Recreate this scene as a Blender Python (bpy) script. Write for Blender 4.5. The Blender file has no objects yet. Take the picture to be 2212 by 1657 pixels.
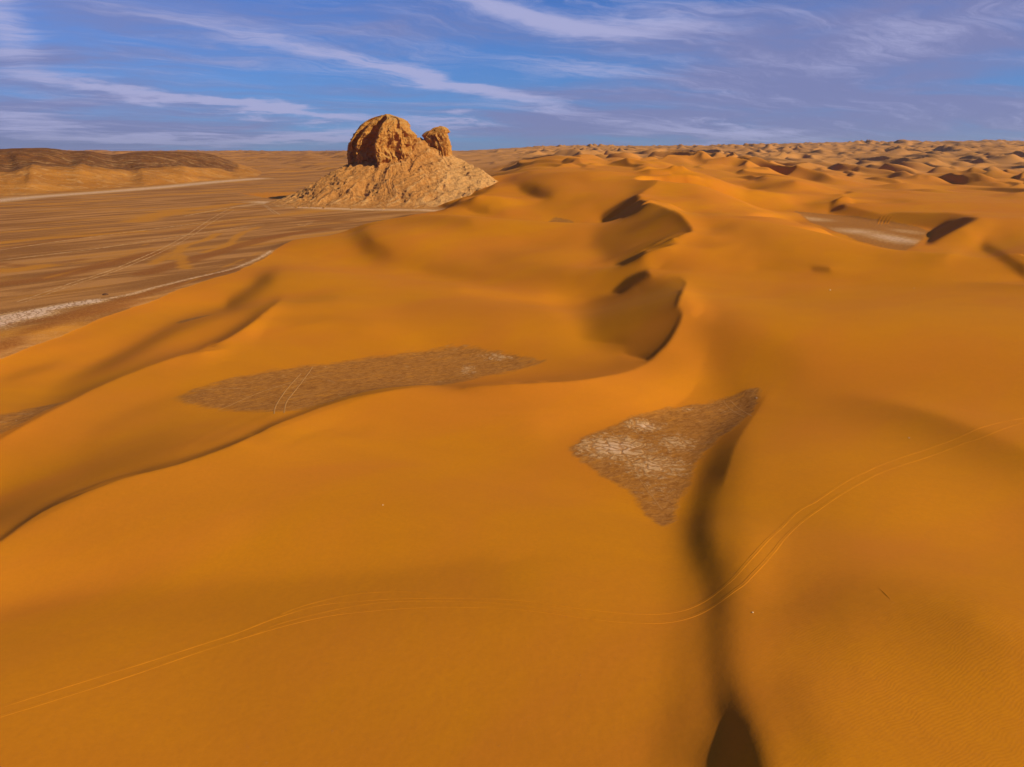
import bpy, math, time
import numpy as np
T0 = time.time()
R = math.radians

# ------------------------------------------------------------------ camera, sun, sky, exposure
scene = bpy.context.scene
CAMZ = 68.0
PITCH = math.atan((828.5 - 328) / 1467.7)
FD = 1467.7                                   # focal length in pixels of a 2212 px wide picture
cam_d = bpy.data.cameras.new('camera')
cam = bpy.data.objects.new('camera', cam_d)
scene.collection.objects.link(cam)
cam.location = (0, 0, CAMZ)
cam.rotation_euler = (math.pi / 2 - PITCH, 0, 0)
cam_d.sensor_width = 36
cam_d.lens = 36 * FD / 2212
cam_d.clip_start = 0.5
cam_d.clip_end = 90000
scene.camera = cam

SUN_EL, SUN_AZ = R(29.5), R(24)                 # azimuth measured from +x towards the camera
sun_d = bpy.data.lights.new('sun', 'SUN')
sun_d.energy = 4.6
sun_d.angle = R(0.53)
sun_d.color = (1.0, 0.99, 0.64)
sun = bpy.data.objects.new('sun', sun_d)
scene.collection.objects.link(sun)
sun.location = (300, -100, 300)
to_sun = (math.cos(SUN_EL) * math.cos(SUN_AZ), -math.cos(SUN_EL) * math.sin(SUN_AZ), math.sin(SUN_EL))
import mathutils
sun.rotation_euler = mathutils.Vector(to_sun).to_track_quat('Z', 'Y').to_euler()

scene.view_settings.view_transform = 'Standard'
scene.view_settings.look = 'None'
scene.view_settings.exposure = 0.0
scene.view_settings.gamma = 1.0
scene.view_settings.use_curve_mapping = False
scene.cycles.volume_bounces = 0
scene.cycles.max_bounces = 6


class NT:
    """small helper to write node trees"""
    def __init__(s, tree):
        s.t = tree
        s.n = tree.nodes
        s.l = tree.links
    def node(s, typ, ins=None, **kw):
        n = s.n.new(typ)
        for k, v in kw.items():
            setattr(n, k, v)
        if ins:
            for k, v in ins.items():
                s.set(n.inputs[k], v)
        return n
    def set(s, sock, v):
        if isinstance(v, bpy.types.NodeSocket):
            s.l.new(v, sock)
        elif isinstance(v, bpy.types.Node):
            s.l.new(v.outputs[0], sock)
        else:
            if isinstance(v, (tuple, list)) and len(v) == 3 and sock.type == 'RGBA':
                v = (*v, 1)
            sock.default_value = v
    def math(s, op, a, b=0.0, c=None, clamp=False):
        n = s.n.new('ShaderNodeMath')
        n.operation = op
        n.use_clamp = clamp
        s.set(n.inputs[0], a)
        s.set(n.inputs[1], b)
        if c is not None:
            s.set(n.inputs[2], c)
        return n.outputs[0]
    def vmath(s, op, a, b=(0, 0, 0), scale=None):
        n = s.n.new('ShaderNodeVectorMath')
        n.operation = op
        s.set(n.inputs[0], a)
        s.set(n.inputs[1], b)
        if scale is not None:
            s.set(n.inputs['Scale'], scale)
        return n.outputs['Value'] if op in ('DOT_PRODUCT', 'LENGTH') else n.outputs[0]
    def mix(s, f, a, b):
        n = s.n.new('ShaderNodeMix')
        n.data_type = 'RGBA'
        s.set(n.inputs[0], f)
        s.set(n.inputs[6], a)
        s.set(n.inputs[7], b)
        return n.outputs[2]
    def ramp(s, f, lo, hi, a=0.0, b=1.0):
        n = s.n.new('ShaderNodeMapRange')
        n.interpolation_type = 'SMOOTHSTEP'
        s.set(n.inputs[0], f)
        s.set(n.inputs[1], lo)
        s.set(n.inputs[2], hi)
        s.set(n.inputs[3], a)
        s.set(n.inputs[4], b)
        return n.outputs[0]
    def noise(s, vec, scale, detail=4, rough=0.5, dist=0.0):
        n = s.n.new('ShaderNodeTexNoise')
        s.set(n.inputs['Vector'], vec)
        n.inputs['Scale'].default_value = scale
        n.inputs['Detail'].default_value = detail
        n.inputs['Roughness'].default_value = rough
        n.inputs['Distortion'].default_value = dist
        return n.outputs[0]
    def xform(s, vec, rot=0.0, scale=(1, 1, 1), loc=(0, 0, 0)):
        if rot and scale != (1, 1, 1):
            vec = s.xform(vec, rot=rot)
            rot = 0.0
        n = s.n.new('ShaderNodeMapping')
        s.set(n.inputs[0], vec)
        n.inputs['Rotation'].default_value = (0, 0, rot) if not isinstance(rot, tuple) else rot
        n.inputs['Scale'].default_value = scale
        n.inputs['Location'].default_value = loc
        return n.outputs[0]


def build_world():
    w = bpy.data.worlds.new('World')
    scene.world = w
    w.use_nodes = True
    w.node_tree.nodes.clear()
    T = NT(w.node_tree)
    sky = T.node('ShaderNodeTexSky', sky_type='NISHITA')
    sky.sun_disc = False
    sky.sun_elevation = SUN_EL
    sky.sun_rotation = math.pi / 2 + SUN_AZ
    sky.altitude = 1200
    sky.air_density = 1.0
    sky.dust_density = 0.3
    sky.ozone_density = 3.0
    tc = T.node('ShaderNodeTexCoord')
    d = tc.outputs['Generated']
    sx = T.node('ShaderNodeSeparateXYZ', {0: d})
    x, y, z = sx.outputs
    # cloud deck: project the view direction on a flat layer high above
    zz = T.math('MAXIMUM', T.math('ADD', z, 0.10), 0.02)
    cx = T.math('DIVIDE', x, zz)
    cy = T.math('DIVIDE', y, zz)
    P = T.node('ShaderNodeCombineXYZ', {0: cx, 1: cy, 2: 0.0}).outputs[0]
    # thin wispy layer, drawn out along one wind direction
    warp = T.node('ShaderNodeTexNoise', {'Vector': P, 'Scale': 0.45, 'Detail': 5.0, 'Roughness': 0.55})
    Pw = T.vmath('ADD', P, T.vmath('SCALE', T.vmath('SUBTRACT', warp.outputs['Color'], (0.5, 0.5, 0.5)), scale=1.6))
    wisp = T.noise(T.xform(Pw, rot=R(-24), scale=(0.30, 1.5, 1)), 1.3, 12, 0.66, 0.4)
    fib = T.noise(T.xform(Pw, rot=R(-38), scale=(0.30, 2.4, 1), loc=(7, 2, 0)), 2.2, 12, 0.72, 0.9)
    soft = T.noise(T.xform(Pw, rot=R(-14), scale=(0.6, 1.1, 1), loc=(3.1, 1.7, 0)), 0.8, 9, 0.58, 0.3)
    # azimuth / elevation, in radians, for the banks and streaks that can be told apart
    az = T.math('ARCTAN2', x, y)
    el = T.math('ARCSINE', z)
    wn = T.math('MULTIPLY', T.math('SUBTRACT', T.noise(P, 0.9, 5, 0.6), 0.5), 0.07)
    el2 = T.math('ADD', el, wn)
    def bank(a0, e0, sa, se, slope=0.0, bend=0.0):
        da = T.math('SUBTRACT', az, a0)
        e = T.math('SUBTRACT', T.math('SUBTRACT', el2, e0), T.math('MULTIPLY', da, slope))
        if bend:
            e = T.math('SUBTRACT', e, T.math('MULTIPLY', T.math('MULTIPLY', da, da), bend))
        q = T.math('ADD', T.math('POWER', T.math('DIVIDE', T.math('ABSOLUTE', da), sa), 2.0),
                   T.math('POWER', T.math('DIVIDE', T.math('ABSOLUTE', e), se), 2.0))
        return T.math('EXPONENT', T.math('MULTIPLY', q, -1.0))
    def add(vals):
        s = vals[0]
        for v in vals[1:]:
            s = T.math('ADD', s, v)
        return s
    veil_b = add([T.math('MULTIPLY', bank(*b[:5]), b[5]) for b in VEILS])
    streak_b = add([T.math('MULTIPLY', bank(*b[:5], b[6]), b[5]) for b in STREAKS])
    veil = T.ramp(T.math('ADD', T.math('MULTIPLY', soft, 1.0), T.math('MULTIPLY', veil_b, 0.30)), 0.48, 0.84)
    sw = T.math('ADD', T.math('MULTIPLY', wisp, 0.62), T.math('MULTIPLY', fib, 0.46))
    wisp_m = T.ramp(T.math('ADD', sw, T.math('MULTIPLY', streak_b, 0.27)), 0.52, 0.84)
    # graded sky
    hsv = T.node('ShaderNodeHueSaturation', {'Hue': 0.5, 'Saturation': 1.12, 'Value': 1.0, 'Color': sky.outputs[0]})
    base = T.vmath('MULTIPLY', hsv.outputs[0], SKY_TINT)
    lift = T.ramp(el, 0.0, 0.30, 1.0, 0.0)
    base = T.mix(T.math('MULTIPLY', lift, 0.6), base, tuple(c / SKY_STR for c in (0.08, 0.245, 0.56)))
    veil_c = tuple(c / SKY_STR for c in (0.215, 0.225, 0.44))
    wisp_c = tuple(c / SKY_STR for c in (0.43, 0.44, 0.70))
    c = T.mix(T.math('MULTIPLY', veil, 0.85), base, veil_c)
    c = T.mix(T.math('MULTIPLY', wisp_m, 0.85), c, wisp_c)
    bg = T.node('ShaderNodeBackground', {'Color': c, 'Strength': SKY_STR})
    out = T.node('ShaderNodeOutputWorld', {'Surface': bg.outputs[0]})


SKY_STR = 0.12
SKY_TINT = (0.36, 0.47, 0.86)


def bank_px(u, v, su, sv, slope, amp, bend=0.0):
    """place a cloud bank by where it stands on the sky dome (picture pixels -> azimuth, elevation)"""
    dx, dy = (u - 1106) / FD, (v - 828.5) / FD
    fx, fy, fz = dx, math.cos(PITCH) - dy * math.sin(PITCH), -math.sin(PITCH) - dy * math.cos(PITCH)
    L = math.sqrt(fx * fx + fy * fy + fz * fz)
    return (math.atan2(fx, fy), math.asin(fz / L), su / FD, sv / FD, slope, amp, bend)


VEILS = [bank_px(60, 200, 240, 120, 0.0, 1.0), bank_px(330, 270, 300, 45, 0.05, .55), bank_px(1900, 110, 420, 90, .10, 1.1),
         bank_px(1750, 270, 560, 60, 0.0, 1.0), bank_px(1250, 255, 200, 45, 0, .35), bank_px(560, 40, 520, 60, -.05, .35),
         bank_px(200, 310, 420, 25, 0, .8)]
STREAKS = [bank_px(1130, 30, 170, 20, -.25, 1.2), bank_px(1400, 65, 150, 22, -.03, .8), bank_px(900, 165, 330, 16, -.20, 1.25),
           bank_px(480, 225, 300, 10, -.10, 1.35), bank_px(650, 297, 230, 10, 0.02, 1.1), bank_px(260, 300, 150, 14, -.05, .8),
           bank_px(1600, 290, 150, 14, -.04, .9), bank_px(1950, 90, 260, 40, .15, .4), bank_px(40, 262, 60, 14, 0, .9),
           bank_px(1260, 155, 150, 20, 0, .5), bank_px(980, 258, 140, 7, -.02, .7), bank_px(5, 60, 50, 60, -.5, .9)]
build_world()

# ------------------------------------------------------------------ geometry helpers
CP, SP = math.cos(PITCH), math.sin(PITCH)


def unproj(u, v, z):
    """ground point at height z seen at picture position (u, v)"""
    u = np.asarray(u, float); v = np.asarray(v, float); z = np.asarray(z, float)
    dx = (u - 1106) / FD
    dy = (v - 828.5) / FD
    fy = CP - dy * SP
    fz = -SP - dy * CP
    t = (z - CAMZ) / fz
    return dx * t, fy * t


def at_depth(u, v, y):
    """x and z of the point seen at (u, v) that stands y metres ahead"""
    dx = (u - 1106) / FD
    dy = (v - 828.5) / FD
    t = y / (CP - dy * SP)
    return dx * t, CAMZ + (-SP - dy * CP) * t


def project(x, y, z):
    zr = z - CAMZ
    dep = np.maximum(y * CP - zr * SP, 1e-3)
    return 1106 + FD * x / dep, 828.5 + FD * (-(y * SP + zr * CP)) / dep


def sstep(a, b, x):
    t = np.clip((x - a) / (b - a), 0, 1)
    return t * t * (3 - 2 * t)


def spline(pts, step):
    """centripetal-ish Catmull-Rom through rows of pts, resampled about every `step` in the first two columns"""
    p = np.asarray(pts, float)
    if len(p) < 3:
        n = max(2, int(np.hypot(*(p[1] - p[0])[:2]) / step) + 1)
        t = np.linspace(0, 1, n)[:, None]
        return p[0] * (1 - t) + p[1] * t
    q = np.vstack([2 * p[0] - p[1], p, 2 * p[-1] - p[-2]])
    out = []
    for i in range(1, len(q) - 2):
        p0, p1, p2, p3 = q[i - 1:i + 3]
        n = max(2, int(np.hypot(*(p2 - p1)[:2]) / step) + 1)
        t = (np.arange(n) / n)[:, None]
        out.append(0.5 * (2 * p1 + (p2 - p0) * t + (2 * p0 - 5 * p1 + 4 * p2 - p3) * t ** 2 + (3 * p1 - p0 - 3 * p2 + p3) * t ** 3))
    out.append(p[-1:])
    return np.vstack(out)


def _hash(ix, iy, seed):
    h = (ix.astype(np.int64) * 374761393 + iy.astype(np.int64) * 668265263 + seed * 1442695041) & 0x7fffffff
    h = ((h ^ (h >> 13)) * 1274126177) & 0x7fffffff
    return (h ^ (h >> 16)) & 0xffff


def noise2(x, y, seed=0):
    ix = np.floor(x); iy = np.floor(y)
    fx = (x - ix); fy = (y - iy)
    ix = ix.astype(np.int64); iy = iy.astype(np.int64)
    u = fx * fx * fx * (fx * (fx * 6 - 15) + 10); v = fy * fy * fy * (fy * (fy * 6 - 15) + 10)
    def g(dx, dy):
        a = _hash(ix + dx, iy + dy, seed) * (2 * np.pi / 65536)
        return np.cos(a) * (fx - dx) + np.sin(a) * (fy - dy)
    n = (g(0, 0) * (1 - u) + g(1, 0) * u) * (1 - v) + (g(0, 1) * (1 - u) + g(1, 1) * u) * v
    return n * 1.5


def fbm(x, y, oct=4, seed=0, gain=0.5):
    s = 0; a = 1; t = 0
    for o in range(oct):
        s = s + a * noise2(x * 2 ** o + 17.3 * o, y * 2 ** o - 9.1 * o, seed + o * 7)
        t += a
        a *= gain
    return s / t


def pline_dist(px, py, pts, attrs=None):
    """distance, signed side (positive = left of travel, picture y down) and interpolated attributes"""
    best = np.full(px.shape, 1e18); side = np.zeros(px.shape)
    at = None if attrs is None else np.zeros(px.shape)
    for i in range(len(pts) - 1):
        ax, ay = pts[i][:2]; bx, by = pts[i + 1][:2]
        ex, ey = bx - ax, by - ay
        L2 = ex * ex + ey * ey + 1e-9
        t = np.clip(((px - ax) * ex + (py - ay) * ey) / L2, 0, 1)
        qx = px - ax - t * ex; qy = py - ay - t * ey
        d2 = qx * qx + qy * qy
        m = d2 < best
        best = np.where(m, d2, best)
        cr = ex * (py - ay) - ey * (px - ax)
        side = np.where(m, -cr, side)
        if at is not None:
            at = np.where(m, attrs[i] * (1 - t) + attrs[i + 1] * t, at)
    return np.sqrt(best), side, at


def in_poly(px, py, poly):
    ins = np.zeros(px.shape, bool)
    n = len(poly)
    j = n - 1
    for i in range(n):
        xi, yi = poly[i][:2]; xj, yj = poly[j][:2]
        c = ((yi > py) != (yj > py)) & (px < (xj - xi) * (py - yi) / (yj - yi + 1e-12) + xi)
        ins ^= c
        j = i
    return ins


# ------------------------------------------------------------------ terrain: crests, floors and slopes of the dunes
# crest lines: picture x, picture y, height of the sand there
CRESTS = [
    [(-260, 1380, 6), (-120, 1262, 6.5), (0, 1172, 7), (100, 1103, 7.5), (250, 1043, 8), (400, 1000, 8), (520, 955, 8.5), (600, 917, 9), (740, 866, 9),
     (850, 844, 9), (960, 837, 9.3), (1100, 835, 10), (1230, 826, 10.6), (1340, 806, 11.2), (1400, 785, 11.6), (1440, 745, 12.2), (1465, 705, 13), (1472, 683, 13.6)],
    [(1463, 657, 14.2), (1472, 634, 15), (1480, 612, 16.5), (1468, 600, 17.2)],
    [(1405, 579, 18), (1390, 572, 18.6), (1386, 560, 19.5), (1402, 545, 21), (1450, 525, 23), (1485, 507, 25.2), (1494, 498, 26), (1487, 484, 27.5), (1470, 464, 29.5), (1450, 453, 31),
     (1430, 446, 32), (1402, 438, 33.5), (1380, 434, 34.5), (1378, 421, 36), (1398, 411, 37.5), (1413, 400, 39)],
    [(440, 758, 7), (490, 733, 8.5), (535, 705, 9.5), (570, 680, 9.7), (592, 660, 9)],
    [(640, 520, 6), (700, 513, 9), (735, 505, 13), (756, 490, 16), (785, 473, 18), (830, 461, 20), (880, 457, 21), (930, 457, 20)],
    [(925, 456, 8), (962, 444, 11), (1000, 431, 15), (1040, 412, 22), (1062, 396, 29), (1085, 381, 35), (1110, 372, 39), (1135, 366, 42)],
    [(1405, 386, 40), (1435, 371, 46), (1465, 358, 51), (1498, 368, 48), (1512, 374, 45)],
    [(1785, 453, 2), (1812, 447, 3.5), (1860, 452, 4.5), (1930, 459, 7.5), (1990, 460, 9), (2041, 462, 9.5), (2078, 468, 10), (2112, 476, 10)],
    [(1690, 402, 26), (1790, 385, 32), (1840, 395, 26)],
]
# soft ridges, hollows and slopes that have no sharp edge: same coordinates
SOFT = [
    [(200, 1300, 5.5), (600, 1150, 6), (1000, 1000, 6), (1180, 960, 3.5)],
    [(300, 1657, 5.5), (600, 1450, 5.2), (900, 1370, 5.2), (1150, 1330, 4.6), (1350, 1330, 3.0)],
    [(1000, 1657, 5), (1250, 1500, 4)],
    [(1480, 1150, 0.3), (1500, 1240, 0.6), (1500, 1330, 0.9), (1480, 1450, 1.2), (1470, 1560, 1.2), (1450, 1700, 1.2)],
    [(1660, 1100, 6.0), (1680, 1300, 7), (1720, 1450, 8), (1780, 1600, 10)],
    [(1760, 1020, 8.5), (1820, 1120, 9.3), (1760, 1250, 8.8)],
    [(2100, 1050, 11), (2212, 1200, 12), (2150, 1450, 12), (1950, 1600, 12)],
    [(1650, 860, 1.5), (1750, 880, 3), (1950, 900, 6), (2212, 940, 9)],
    [(1560, 780, 7), (1700, 760, 8), (1950, 740, 9), (2212, 740, 9)],
    [(1540, 680, 12), (1700, 660, 11), (1900, 660, 9)],
    [(1500, 585, 14), (1600, 590, 11)],
    [(1760, 560, 2.5), (1900, 575, 1.0), (2050, 575, 1.0), (2160, 600, 1.5)], [(1500, 540, 18), (1600, 560, 12.5)],
    [(1560, 520, 13.5), (1640, 528, 9.5), (1700, 538, 6.5)], [(1530, 440, 31), (1560, 450, 28), (1620, 470, 19), (1690, 490, 5)],
    [(1500, 400, 38), (1600, 405, 30), (1680, 425, 16)], [(1900, 405, 16), (2050, 406, 10), (2212, 410, 7), (2400, 412, 7)],
    [(2212, 520, 8), (2150, 510, 9), (2120, 490, 10)],
    [(2212, 440, 8), (2050, 440, 10), (1900, 430, 11)],
    [(1250, 460, 15), (1310, 520, 14), (1290, 560, 10)],
    [(1200, 600, 6), (1100, 620, 7), (900, 560, 10), (780, 560, 9)],
    [(1240, 680, 2.5), (1200, 735, 1.5)], [(1000, 700, 3.5), (800, 690, 5), (640, 660, 8)],
    [(600, 750, 3.5), (800, 735, 2.0), (950, 735, 0.9)],
    [(560, 590, 9), (610, 560, 10.5), (640, 545, 11)], [(470, 640, 3.0), (400, 660, 1.5), (330, 668, 0.8)],
    [(300, 790, 3.5), (200, 830, 2.5), (100, 840, 2.0)], [(130, 760, 1.2), (260, 720, 2.0), (380, 700, 3.0)],
    [(280, 850, 1.2), (100, 960, 1.4), (0, 1000, 1.5)], [(400, 930, 2.0), (250, 980, 2.2), (120, 1040, 2.6), (0, 1100, 3.2)],
    [(1250, 790, 1.2), (1300, 785, 3.0), (1340, 775, 4.2)], [(1280, 730, 2.5), (1340, 745, 4.5)],
    [(1300, 640, 6.5), (1330, 640, 8.5)], [(1100, 440, 18), (1170, 450, 15), (1260, 420, 27), (1300, 405, 33)],
    [(1150, 420, 22), (1110, 405, 28)], [(1000, 480, 14), (900, 490, 14), (820, 520, 12)], [(1050, 458, 10), (1085, 452, 11)],
    [(540, 408, 6), (600, 406, 12), (680, 404, 15), (740, 402, 16)], [(540, 400, 10), (590, 396, 16), (640, 393, 19), (720, 391, 20)], [(900, 385, 20), (980, 372, 30)], [(900, 440, 2), (960, 432, 8)],
    [(1180, 385, 37), (1250, 370, 46), (1330, 380, 42)], [(1560, 385, 40), (1620, 392, 32), (1700, 388, 28)],
]
HOLD = [[(1700, 470, .6), (1742, 488, .3), (1800, 512, .2), (1850, 532, .2), (1890, 543, .2), (1940, 558, .3), (1985, 552, .6), (2015, 535, 1.2)],
        [(1720, 490, 1.5), (1800, 530, 1.0), (1900, 568, .8), (1990, 575, 1.2), (2060, 560, 2)],
        [(1760, 572, 6.5), (1810, 579, 5.5), (1900, 590, 5.5), (2000, 592, 5.5), (2100, 596, 6)], [(1750, 618, 9.5), (1850, 630, 8.5), (2050, 640, 8.5), (2200, 650, 8)]]
# bare floors between the dunes
FLOORS = {
    'near': [(375, 860), (420, 840), (520, 815), (620, 800), (700, 790), (800, 775), (900, 764), (980, 757), (1030, 760), (1080, 770), (1130, 780),
             (1182, 789), (1120, 803), (1040, 818), (1000, 832), (960, 840), (850, 850), (740, 872), (690, 888), (600, 900), (520, 893), (440, 880)],
    'wedge': [(1228, 965), (1262, 942), (1310, 924), (1350, 908), (1400, 895), (1430, 885), (1480, 875), (1550, 863), (1610, 857), (1640, 860), (1634, 890), (1600, 925),
              (1560, 950), (1520, 985), (1500, 1015), (1495, 1040), (1472, 1075), (1462, 1100), (1455, 1140), (1430, 1162), (1408, 1140), (1388, 1110), (1372, 1075),
              (1340, 1050), (1300, 1030), (1268, 1005), (1240, 985)],
    'hollow': [(1715, 459), (1760, 462), (1850, 470), (1920, 480), (1990, 492), (2008, 499), (1997, 515), (1975, 535), (1945, 545), (1925, 542), (1890, 530), (1850, 520),
               (1800, 500), (1750, 480)],
    'small': [(1110, 514), (1140, 500), (1165, 485), (1200, 479), (1235, 482), (1262, 490), (1230, 500), (1180, 508), (1140, 515)],
    'sliver': [(378, 684), (400, 678), (440, 675), (465, 677), (430, 686), (390, 690)],
    'edge': [(-80, 900), (0, 888), (60, 872), (120, 862), (142, 867), (90, 893), (45, 915), (0, 930), (-80, 950)],
    'corner': [(2150, 620), (2212, 622), (2300, 626), (2300, 650), (2212, 638), (2180, 632)],
}
PLAIN = [(-700, 1000), (-300, 860), (-50, 770), (0, 755), (60, 735), (150, 705), (210, 680), (300, 650), (370, 628), (440, 608), (510, 590), (560, 562), (592, 542), (640, 524),
         (700, 517), (760, 506), (800, 490), (850, 474), (900, 466), (960, 452), (940, 446), (700, 446), (620, 436), (560, 426), (500, 414), (470, 400), (440, 374), (-200, 372), (-900, 372)]

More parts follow.
